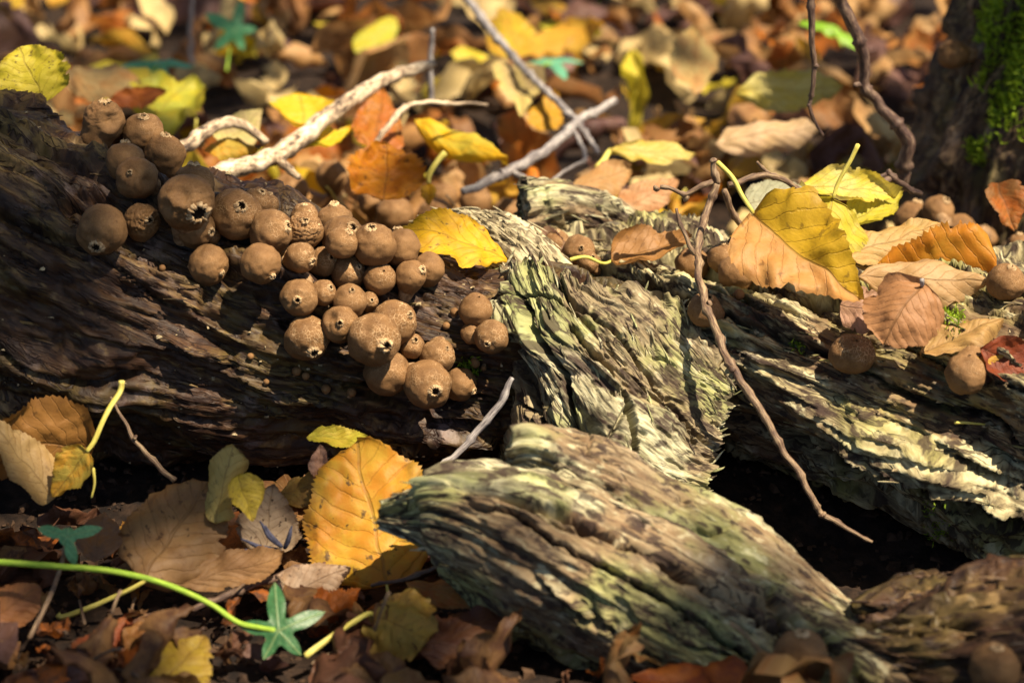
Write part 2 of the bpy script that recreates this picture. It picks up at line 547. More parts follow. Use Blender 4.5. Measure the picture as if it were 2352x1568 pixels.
def wood_disp(G, seed, k):
    """relief of fibrous rotten wood; G = grain space (along, across, across) in metres"""
    a = np.array
    w = fbm(G * a([9, 22, 22]), seed + 50, 3)
    Gw = G.copy()
    Gw[:, 1] += 0.006 * w
    Gw[:, 2] += 0.006 * noise3(G * a([11, 20, 20]), seed + 61)
    lay = fbm(Gw * a([7, 40, 40]) * k.get('lay_f', 1), seed + 1, 4, 0.55) * k.get('lay_n', 3.0)
    fl = np.floor(lay)
    f = lay - fl
    step = fl + sstep(0.0, k.get('lay_w', 0.18), f)
    fibr = sstep(-0.22, 0.28, fbm(G * a([9, 24, 24]), seed + 70, 3) + k.get('fib_bias', 0.0))
    amp = 0.30 + 0.95 * fibr
    d = k.get('lay_a', 0.0035) * step * (0.5 + 0.6 * fibr)
    d = d + k.get('rid_a', 0.003) * amp * ridged(Gw * a([5, 105, 105]) * k.get('rid_f', 1), seed + 2, 3)
    # coarse splintery fibres that break off at their ends
    n1_ = noise3(Gw * a([22, 210, 210]), seed + 5)
    d = d + k.get('spl_a', 0.0022) * amp * sstep(-0.05, 0.12, n1_) * (0.4 + n1_)
    d = d + k.get('fib_a', 0.0011) * fbm(Gw * a([30, 430, 430]), seed + 3, 3, 0.62)
    cr = np.abs(noise3(Gw * a([4, 50, 50]) * k.get('cr_f', 1), seed + 4))
    gate = sstep(-0.1, 0.2, noise3(G * a([10, 20, 20]), seed + 8))
    d = d - k.get('cr_a', 0.006) * (1 - sstep(0.0, 0.05, cr)) * gate
    cx = np.abs(noise3(Gw * a([30, 30, 30]), seed + 14))
    gate2 = sstep(0.28, 0.45, noise3(G * a([14, 26, 26]), seed + 18))
    d = d - k.get('cx_a', 0.003) * (1 - sstep(0.0, 0.035, cx)) * gate2
    pit = noise3(Gw * a([90, 300, 300]), seed + 20)
    d = d - k.get('pit_a', 0.0018) * sstep(0.22, 0.5, pit)
    hole = noise3(G * a([55, 90, 90]), seed + 25)
    d = d - k.get('hole_a', 0.004) * sstep(0.52, 0.68, hole)
    d = d + k.get('lump_a', 0.006) * fbm(G * a([16, 20, 20]), seed + 30, 3)
    d = d - d.mean()
    return d, np.clip(0.95 - 0.75 * fibr + 0.35 * noise3(np.stack([fl * 3.7, fl * 1.3, Gw[:, 0] * 4], -1), seed + 40), 0, 1)

def splinters(parent, V, nrm, T, n, mat, seed, lmin=0.006, lmax=0.02, name='splinters'):
    rg = np.random.default_rng(seed)
    idx = rg.integers(0, len(V), n)
    P = V[idx]; Nn = nrm[idx]; Tt = T[idx]
    L = rg.uniform(lmin, lmax, n)[:, None]
    Wd = rg.uniform(0.0006, 0.0018, n)[:, None]
    Th = rg.uniform(0.0004, 0.0011, n)[:, None]
    Tt = Tt + Nn * rg.uniform(-0.12, 0.22, n)[:, None] + rg.normal(0, 0.12, (n, 3))
    Tt /= np.linalg.norm(Tt, axis=1, keepdims=True)
    S = np.cross(Tt, Nn)
    S /= np.linalg.norm(S, axis=1, keepdims=True) + 1e-9
    N2 = np.cross(S, Tt)
    P = P + Nn * 0.0006
    vs = []
    for (a, wf, tf) in ((-0.5, 0.5, 0.4), (-0.1, 1.0, 1.0), (0.25, 0.8, 0.9), (0.5, 0.12, 0.3)):
        j = rg.uniform(-0.3, 0.3, n)[:, None]
        c = P + Tt * L * a + S * Wd * j
        for sx, sz in ((-0.5, 0), (0.5, 0), (0.35, 1), (-0.35, 1)):
            vs.append(c + S * Wd * wf * sx + N2 * Th * tf * (sz - 0.3))
    Vv = np.stack(vs, 1)
    fb = []
    for r in range(3):
        for c in range(4):
            fb.append([r * 4 + c, r * 4 + (c + 1) % 4, r * 4 + 4 + (c + 1) % 4, r * 4 + 4 + c])
    fb += [[3, 2, 1, 0], [12, 13, 14, 15]]
    Fc = (np.arange(n)[:, None, None] * 16 + np.array(fb)[None]).reshape(-1, 4)
    gr = np.stack([np.tile(np.linspace(0, 1, 16), n) * 0.02 + np.repeat(rg.uniform(0, 5, n), 16), np.repeat(rg.uniform(0, 5, n), 16), np.repeat(rg.uniform(0, 5, n), 16)], -1)
    o = part(parent, name, Vv.reshape(-1, 3), Fc, mat, smooth=False, attrs={'grain': gr, 'layer': np.repeat(rg.uniform(0, 0.6, n), 16)})
    o['kind'] = 'stuff'
    return o

def log_mesh(axis, ns, nt, seed, k, twist=0.0, flat=1.0, nend=14, jag=0.02, low=0.10, dent=None, cracks=()):
    """closed rotten log: axis rows are x, y, z, radius"""
    A = catmull(axis, ns)
    C, rad = A[:, :3], A[:, 3]
    T, N, B = frames(C)
    S = np.concatenate([[0], np.cumsum(np.linalg.norm(np.diff(C, axis=0), axis=1))])
    th = np.linspace(0, 2 * math.pi, nt, endpoint=False)
    rm = rad.mean()
    # rings: start cap (radius 0 -> 1), body, end cap
    fr = np.concatenate([np.linspace(0.02, 0.97, nend), np.ones(ns), np.linspace(0.97, 0.02, nend)])
    ii = np.concatenate([np.zeros(nend, int), np.arange(ns), np.full(nend, ns - 1)])
    capside = np.concatenate([-np.ones(nend), np.zeros(ns), np.ones(nend)])
    SS = np.repeat(S[ii][:, None], nt, 1)
    TH = np.repeat(th[None], len(ii), 0) + twist * SS
    TH0 = np.repeat(th[None], len(ii), 0)
    G = np.stack([SS, np.cos(TH) * rm, np.sin(TH) * rm], -1).reshape(-1, 3)
    FR = np.repeat(fr[:, None], nt, 1)
    Gc = G.copy()
    Gc[:, 1:] *= FR.reshape(-1, 1)
    d, lay = wood_disp(G, seed, k)
    lo = fbm(G * np.array([7, 14, 14]), seed + 80, 3).reshape(len(ii), nt)
    d = d.reshape(len(ii), nt)
    r0 = np.repeat(rad[ii][:, None], nt, 1)
    for ci, (tc, s0, s1, dep, wid) in enumerate(cracks):
        wob = 0.010 * noise3(np.stack([SS.ravel() * 28, SS.ravel() * 0 + ci * 7.3, SS.ravel() * 0], -1), seed + 33).reshape(len(ii), nt) + 0.0025 * noise3(np.stack([SS.ravel() * 140, SS.ravel() * 0 + ci * 7.3, SS.ravel() * 0], -1), seed + 34).reshape(len(ii), nt)
        dth = (TH - R(tc) + math.pi) % (2 * math.pi) - math.pi
        dist = np.abs(dth * r0 + wob)
        sn_ = SS / S[-1]
        ext = sstep(s0, s0 + 0.06, sn_) * (1 - sstep(s1 - 0.06, s1, sn_))
        wv = wid * (0.5 + 0.8 * np.abs(noise3(np.stack([SS.ravel() * 45, SS.ravel() * 0 + ci * 3.1, SS.ravel() * 0], -1), seed + 35)).reshape(len(ii), nt) * 2)
        d = d - dep * (1 - sstep(0.35, 1.0, dist / wv)) * ext
    rr = (r0 * (1 + low * lo) + d) * FR
    # splintered ends: shift rings near the ends along the axis
    endd = np.minimum(S[ii], S[-1] - S[ii])[:, None]
    jn = noise3(np.stack([np.zeros(len(Gc)), Gc[:, 1] * 90, Gc[:, 2] * 90], -1), seed + 90).reshape(len(ii), nt) \
        + 0.6 * noise3(np.stack([np.zeros(len(Gc)), Gc[:, 1] * 260, Gc[:, 2] * 260], -1), seed + 91).reshape(len(ii), nt)
    side = np.where(S[ii][:, None] > S[-1] / 2, 1.0, -1.0)
    fall = np.exp(-endd / (jag * 1.2 + 1e-6))
    sh = side * jag * jn * fall
    if dent is not None:
        rr = rr * dent(SS / S[-1], TH0)
    P = C[ii][:, None, :] + T[ii][:, None, :] * sh[..., None] + rr[..., None] * (np.cos(TH0)[..., None] * N[ii][:, None, :] + flat * np.sin(TH0)[..., None] * B[ii][:, None, :])
    F = grid_faces(len(ii), nt, True)
    Gn = np.where(capside[:, None, None] != 0, Gc.reshape(len(ii), nt, 3), G.reshape(len(ii), nt, 3))
    return P, F, Gn.reshape(-1, 3), lay, T[ii]

def normals_of(P, wrap=True):
    if wrap:
        du = np.roll(P, -1, 1) - np.roll(P, 1, 1)
    else:
        du = np.gradient(P, axis=1)
    dv = np.gradient(P, axis=0)
    n = np.cross(du, dv)
    return n / (np.linalg.norm(n, axis=2, keepdims=True) + 1e-12)

def build_log(key, name, label, axis, ns, nt, seed, mat, k, nspl=300, bstep=3, part_name='wood', parent=None, **kw):
    P, F, G, lay, T = log_mesh(axis, ns, nt, seed, k, **kw)
    a = np.array(axis)
    if parent is None:
        i = len(axis) // 2
        parent = thing(name, label, 'log' if 'log' in name else name.split('_')[-1], (a[i, 0], a[i, 1], max(0.0, a[i, 2] - a[i, 3])))
    part(parent, part_name, P, F, mat, attrs={'grain': G, 'layer': lay})
    Nn = normals_of(P)
    cen = P.mean(1, keepdims=True)
    flip = np.sign(((P - cen) * Nn).sum(2, keepdims=True))
    Nn = Nn * flip
    if nspl:
        nr = P.shape[0]
        vis = ((np.array(CAM) - P) * Nn).sum(2) > 0
        TT = np.repeat(T[:, None, :], nt, 1)
        splinters(parent, P[vis], Nn[vis], TT[vis], nspl, mat, seed)
    add_bvh(key, P, P.shape[0], nt, True, bstep)
    return parent, P, Nn

# rotten log the puffballs grow on
logA, PA, NA = build_log('A', 'rotten_log', 'dark wet rotten log carrying the dense puffball cluster',
    [(-0.56, 0.035, 0.142, 0.10), (-0.42, 0.025, 0.122, 0.096), (-0.30, 0.012, 0.098, 0.093), (-0.15, 0.0, 0.066, 0.076), (-0.05, 0.0, 0.052, 0.058), (0.03, 0.005, 0.046, 0.050), (0.085, 0.012, 0.036, 0.040)],
    520, 390, 10, M['wood_dark'], dict(lay_a=0.0058, lay_f=0.85, rid_a=0.0024, cr_a=0.009, lump_a=0.009, spl_a=0.0022, fib_bias=-0.05), nspl=350, twist=-2.4, low=0.12,
    cracks=[(150, 0.25, 0.8, 0.012, 0.0028), (110, 0.3, 0.65, 0.008, 0.002), (185, 0.2, 0.75, 0.014, 0.003), (60, 0.15, 0.5, 0.010, 0.0025)])
# weathered log behind and to the right, hollowed out low on its near side
def undercut(s, th):
    m = sstep(R(78), R(104), th + 0.10 * np.sin(s * 23)) * (1 - sstep(R(215), R(250), th)) * (1 - sstep(0.42, 0.66, s)) * sstep(0.05, 0.15, s)
    return 1 - 0.28 * m
logD, PD, ND = build_log('D', 'weathered_log', 'broad olive grey weathered log with deep fibrous ridges under the leaf pile',
    [(0.0, 0.10, 0.035, 0.045), (0.10, 0.055, 0.036, 0.060), (0.22, 0.006, 0.034, 0.076), (0.36, -0.040, 0.030, 0.084), (0.56, -0.105, 0.022, 0.086)],
    480, 400, 20, M['wood_olive'], dict(lay_a=0.0066, lay_f=0.8, rid_a=0.0052, cr_a=0.010, lump_a=0.008, spl_a=0.003, fib_bias=0.2), nspl=400, twist=-3.2, low=0.12, dent=undercut, flat=1.5,
    cracks=[(-40, 0.2, 0.7, 0.014, 0.003), (-62, 0.3, 0.95, 0.012, 0.0026), (-15, 0.25, 0.8, 0.014, 0.003), (12, 0.15, 0.6, 0.010, 0.0024), (-85, 0.4, 1.0, 0.012, 0.003), (-110, 0.45, 1.0, 0.012, 0.003)])
# front log, closer than the focus
def pxaxis(rows):
    out = []
    for u, v, y, r in rows:
        p = at_y(u, v, y)
        out.append((p.x, p.y, p.z, r))
    return out
axC = pxaxis([(885, 1187, -0.204, 0.003), (945, 1190, -0.205, 0.009), (985, 1186, -0.206, 0.015), (1020, 1184, -0.208, 0.023), (1110, 1206, -0.213, 0.031), (1250, 1262, -0.222, 0.039), (1450, 1365, -0.236, 0.042), (1700, 1510, -0.256, 0.043), (2000, 1680, -0.285, 0.043), (2250, 1820, -0.31, 0.043)])
logC, PC, NC = build_log('C', 'weathered_log', 'pale cracked log with a pointed broken tip lying over the leaves', axC,
    360, 240, 30, M['wood_grey'], dict(lay_a=0.0042, lay_f=0.6, lay_n=1.8, lay_w=0.12, rid_a=0.0013, rid_f=1.2, spl_a=0.0012, cr_a=0.007, cr_f=0.6, lump_a=0.004, cx_a=0.007, hole_a=0.003), nspl=60, twist=0.3, jag=0.006, low=0.10,
    cracks=[(52, 0.12, 0.66, 0.012, 0.0020), (88, 0.24, 0.8, 0.012, 0.0020), (26, 0.2, 0.9, 0.014, 0.0026), (70, 0.5, 0.95, 0.010, 0.0018)])
axC2 = pxaxis([(1172, 1055, -0.178, 0.011), (1240, 1055, -0.180, 0.017), (1400, 1120, -0.190, 0.020), (1600, 1225, -0.206, 0.020), (1800, 1335, -0.222, 0.017), (1990, 1460, -0.24, 0.009)])
build_log('C2', '', '', axC2, 200, 110, 31, M['wood_grey'], dict(lay_a=0.0020, rid_a=0.0014, cr_a=0.004, lump_a=0.003, cx_a=0.005), nspl=0, jag=0.006, low=0.10, part_name='top_ridge', parent=logC)
# dark log at the front right
axE = pxaxis([(2010, 1490, -0.27, 0.018), (2090, 1500, -0.272, 0.030), (2300, 1500, -0.28, 0.042), (2600, 1490, -0.29, 0.048)])
build_log('E', 'decayed_log', 'dark brown decayed log end beside the tip of the cracked log', axE,
    200, 180, 41, M['wood_dark'], dict(lay_a=0.0048, rid_a=0.0022, lump_a=0.006), nspl=150, jag=0.02, low=0.16)
# broken pale wood behind the stump piece
axB2 = pxaxis([(1000, 515, 0.075, 0.006), (1050, 515, 0.070, 0.012), (1125, 540, 0.050, 0.017), (1210, 610, 0.02, 0.020), (1290, 700, 0.0, 0.018)])
build_log('B2', 'wood_chunk', 'pale splintered wood chunk behind the curled yellow leaf', axB2,
    200, 160, 51, M['wood_pale'], dict(lay_a=0.0036, rid_a=0.0016, spl_a=0.001, lump_a=0.003), nspl=160, jag=0.014, low=0.12)
axB3 = pxaxis([(1205, 500, 0.115, 0.021), (1290, 495, 0.12, 0.021), (1400, 525, 0.125, 0.018), (1500, 560, 0.13, 0.012)])
build_log('B3', 'wood_chunk', 'short grey green branch stub with a dark broken end face', axB3,
    160, 120, 52, M['wood_grey'], dict(lay_a=0.0026, rid_a=0.0012, spl_a=0.0008, lump_a=0.003), nspl=60, jag=0.006, low=0.10)

# mossy stump at the back right
def stump_flare(s, th):
    return 1 + 0.55 * np.exp(-s * 9) * (0.75 + 0.25 * np.cos(3 * th + 0.6)) + 0.05 * np.cos(7 * th)
stF, PF, NF = build_log('F', 'mossy_stump', 'dark rotten tree stump with bright green moss on its bark',
    [(0.415, 0.345, -0.06, 0.110), (0.417, 0.345, 0.05, 0.104), (0.43, 0.35, 0.16, 0.090), (0.45, 0.35, 0.32, 0.086), (0.46, 0.36, 0.50, 0.08)],
    240, 240, 61, M['bark'], dict(lay_a=0.0062, rid_a=0.0046, cr_a=0.010, lump_a=0.008), nspl=300, jag=0.04, low=0.14, dent=stump_flare)

# stump piece in the middle: a bent, broken shell of wood
def slab(rows, n1, n2, thick, seed, k, jag=(0.004, 0.004)):
    R0 = np.array([[tuple(at_y(u, v, y - 0.042)) for (u, v, y) in row] for row in rows])
    nr, nc = R0.shape[:2]
    A = np.stack([catmull(R0[i], n2) for i in range(nr)])           # nr x n2
    S = np.stack([catmull(A[:, j], n1) for j in range(n2)], 1)      # n1 x n2
    s = np.linspace(0, 1, n1); t = np.linspace(0, 1, n2)
    SM = np.concatenate([[0], np.cumsum(np.linalg.norm(np.diff(S[:, n2 // 2], axis=0), axis=1))])
    TM = np.concatenate([[0], np.cumsum(np.linalg.norm(np.diff(S[n1 // 2], axis=0), axis=1))])
    return S, SM, TM
rowsB = [
    [(1130, 640, 0.060), (1175, 602, 0.030), (1290, 612, 0.012), (1400, 648, 0.008), (1560, 700, 0.008), (1690, 838, -0.010)],
    [(1128, 735, 0.052), (1170, 720, 0.010), (1280, 735, -0.018), (1410, 765, -0.022), (1545, 815, -0.022), (1690, 880, -0.030)],
    [(1140, 830, 0.040), (1195, 828, -0.008), (1290, 850, -0.036), (1405, 880, -0.044), (1525, 930, -0.044), (1668, 985, -0.044)],
    [(1150, 930, 0.025), (1188, 930, -0.030), (1275, 960, -0.056), (1385, 1000, -0.066), (1505, 1040, -0.066), (1640, 1070, -0.060)],
    [(1160, 1060, 0.00), (1190, 1075, -0.055), (1270, 1110, -0.080), (1385, 1150, -0.090), (1490, 1185, -0.090), (1610, 1180, -0.080)]]
n1, n2 = 330, 360
SB, SMb, TMb = slab(rowsB, n1, n2, 0.03, 70, {})
sg = np.repeat(SMb[:, None], n2, 1); tg = np.repeat(TMb[None], n1, 0)
# fibres fan from upright on the left to diagonal on the right
ang = R(12) + R(34) * np.linspace(0, 1, n2)[None, :] * np.ones((n1, 1))
along = sg * np.cos(ang) + tg * np.sin(ang)
across = -sg * np.sin(ang) + tg * np.cos(ang)
GB = np.stack([along, across, 0.15 + 0 * along], -1).reshape(-1, 3)
dB, layB = wood_disp(GB, 70, dict(lay_a=0.0060, lay_f=0.55, lay_n=1.7, lay_w=0.10, rid_a=0.0011, rid_f=1.3, cr_a=0.008, cr_f=0.5, lump_a=0.008, pit_a=0.0026, spl_a=0.0011, fib_a=0.0012, cx_a=0.008, hole_a=0.005))
NB = normals_of(SB, False)
flipB = np.sign((NB * (np.array(CAM) - SB)).sum(2).mean())
NB = NB * flipB
dB = dB.reshape(n1, n2)
# hollow low on the face with upright fibres left standing inside
hol = np.exp(-(((sg - SMb[-1] * 0.80) / 0.020) ** 2 + ((tg - TMb[-1] * 0.56) / 0.014) ** 2) ** 2)
hol2 = np.exp(-(((sg - SMb[-1] * 0.52) / 0.030) ** 2 + ((tg - TMb[-1] * 0.30 - (sg - SMb[-1] * 0.5) * 0.5) / 0.006) ** 2) ** 2)
dB = dB - 0.026 * hol - 0.012 * hol2
def crack_b(pts, wid, dep):
    global dB
    P_ = catmull(np.array([(a * SMb[-1], b * TMb[-1]) for a, b in pts]), 60)
    P_ = P_ + 0.0022 * np.stack([noise3(np.stack([np.arange(60) * 0.35, np.zeros(60) + q * 5 + pts[0][0] * 9, np.zeros(60)], -1), 8) for q in range(2)], -1)
    dm = np.full(sg.shape, 9.0)
    for q in P_:
        dm = np.minimum(dm, (sg - q[0]) ** 2 + (tg - q[1]) ** 2)
    dB = dB - dep * (1 - sstep(0.3, 1.0, np.sqrt(dm) / wid))
crack_b([(0.20, 0.30), (0.16, 0.40), (0.18, 0.50), (0.26, 0.58)], 0.0016, 0.010)
crack_b([(0.22, 0.36), (0.40, 0.44), (0.60, 0.52), (0.78, 0.56)], 0.0030, 0.014)
crack_b([(0.45, 0.28), (0.62, 0.34), (0.85, 0.36), (1.0, 0.38)], 0.0024, 0.012)
crack_b([(0.30, 0.52), (0.5, 0.66), (0.7, 0.72), (0.95, 0.74)], 0.0026, 0.012)
crack_b([(0.70, 0.24), (0.72, 0.34), (0.66, 0.40)], 0.0014, 0.008)
crack_b([(0.88, 0.70), (0.84, 0.80), (0.92, 0.88)], 0.0016, 0.010)
crack_b([(0.05, 0.46), (0.25, 0.62), (0.45, 0.80), (0.62, 0.92)], 0.0022, 0.010)
FB = SB + NB * dB[..., None]
# ragged right edge and top edge
ed = np.clip((np.linspace(0, 1, n2) - 0.90) / 0.10, 0, 1)[None, :]
jn = fbm(np.stack([sg.ravel() * 140, sg.ravel() * 0, sg.ravel() * 0 + 3], -1), 77, 3).reshape(n1, n2)
FB = FB + np.array([1.0, 0.1, 0.0]) * (0.006 * jn * ed)[..., None]
et = np.clip(1 - np.linspace(0, 1, n1) / 0.07, 0, 1)[:, None]
jt = fbm(np.stack([tg.ravel() * 110, tg.ravel() * 0, tg.ravel() * 0 + 8], -1), 78, 3).reshape(n1, n2)
FB = FB + np.array([0, 0.2, 1.0]) * (0.006 * jt * et)[..., None]
# the back: the same sheet pushed away from the face, joined round the rim
depthB = 0.034 * (0.55 + 0.45 * np.sin(np.linspace(0, math.pi, n2)))[None, :] * np.ones((n1, 1))
BBk = (SB - NB * depthB[..., None] + np.array([0, 0.012, -0.010]))
BBk = BBk[::6][:, ::6]
def rim(P):
    return np.concatenate([P[0, :-1], P[:-1, -1], P[-1, :0:-1], P[:0:-1, 0]])
VB = [FB.reshape(-1, 3)]
FcB = [grid_faces(n1, n2)[:, ::(1)]]
nb1, nb2 = BBk.shape[:2]
# rim strip: from the face's edge inwards to the back's edge
rf = rim(FB)
bk_full = SB - NB * depthB[..., None] + np.array([0, 0.012, -0.010])
rb = rim(bk_full)
nrim = 8
strip = np.stack([rf + (rb - rf) * (i / (nrim - 1.0)) for i in range(nrim)], 0)
sn = fbm(strip.reshape(-1, 3) * 160, 79, 3).reshape(nrim, -1)
strip[1:] += (0.0022 * sn[1:, :, None]) * np.array([0.6, 0.2, 0.8])
o1 = n1 * n2
VB.append(strip.reshape(-1, 3)); FcB.append(grid_faces(nrim, strip.shape[1], True) + o1)
o2 = o1 + strip.shape[0] * strip.shape[1]
VB.append(bk_full[::3][:, ::3].reshape(-1, 3)); bshape = bk_full[::3][:, ::3].shape
FcB.append(grid_faces(bshape[0], bshape[1]) + o2)
VB = np.concatenate(VB); FcB = np.concatenate(FcB)
gB = np.concatenate([GB, strip.reshape(-1, 3) * np.array([0.4, 1, 1]) + 1.0, bk_full[::3][:, ::3].reshape(-1, 3) + 2])
lB = np.concatenate([layB, np.full(len(VB) - len(layB), 0.7)])
stB = thing('broken_stump', 'jagged grey green stump piece standing between the two logs', 'stump', (0.06, -0.03, 0.0))
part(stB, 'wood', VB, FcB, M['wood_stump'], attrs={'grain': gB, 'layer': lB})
add_bvh('B', FB, n1, n2, False, 3)
TB = np.gradient(SB, axis=0) * np.cos(ang)[..., None] / (SMb[1] - SMb[0]) + np.gradient(SB, axis=1) * np.sin(ang)[..., None] / (TMb[1] - TMb[0])
TB /= np.linalg.norm(TB, axis=2, keepdims=True) + 1e-9
splinters(stB, FB.reshape(-1, 3), NB.reshape(-1, 3), TB.reshape(-1, 3), 60, M['wood_stump'], 71)
# sharp fibre teeth along the ragged right edge and the top of the stump piece
for (edge_pts, tang, nn) in ((FB[20:-20, -1], (0.75, -0.1, 0.35), 30), (FB[0, 30:], (0.35, 0.2, 0.75), 30)):
    idx = RNG.integers(0, len(edge_pts), nn)
    splinters(stB, edge_pts[idx], np.tile((0.2, -0.8, 0.5), (nn, 1)).astype(float), np.tile(tang, (nn, 1)).astype(float), nn, M['wood_grey'], 72, 0.004, 0.012, 'edge_splinters')

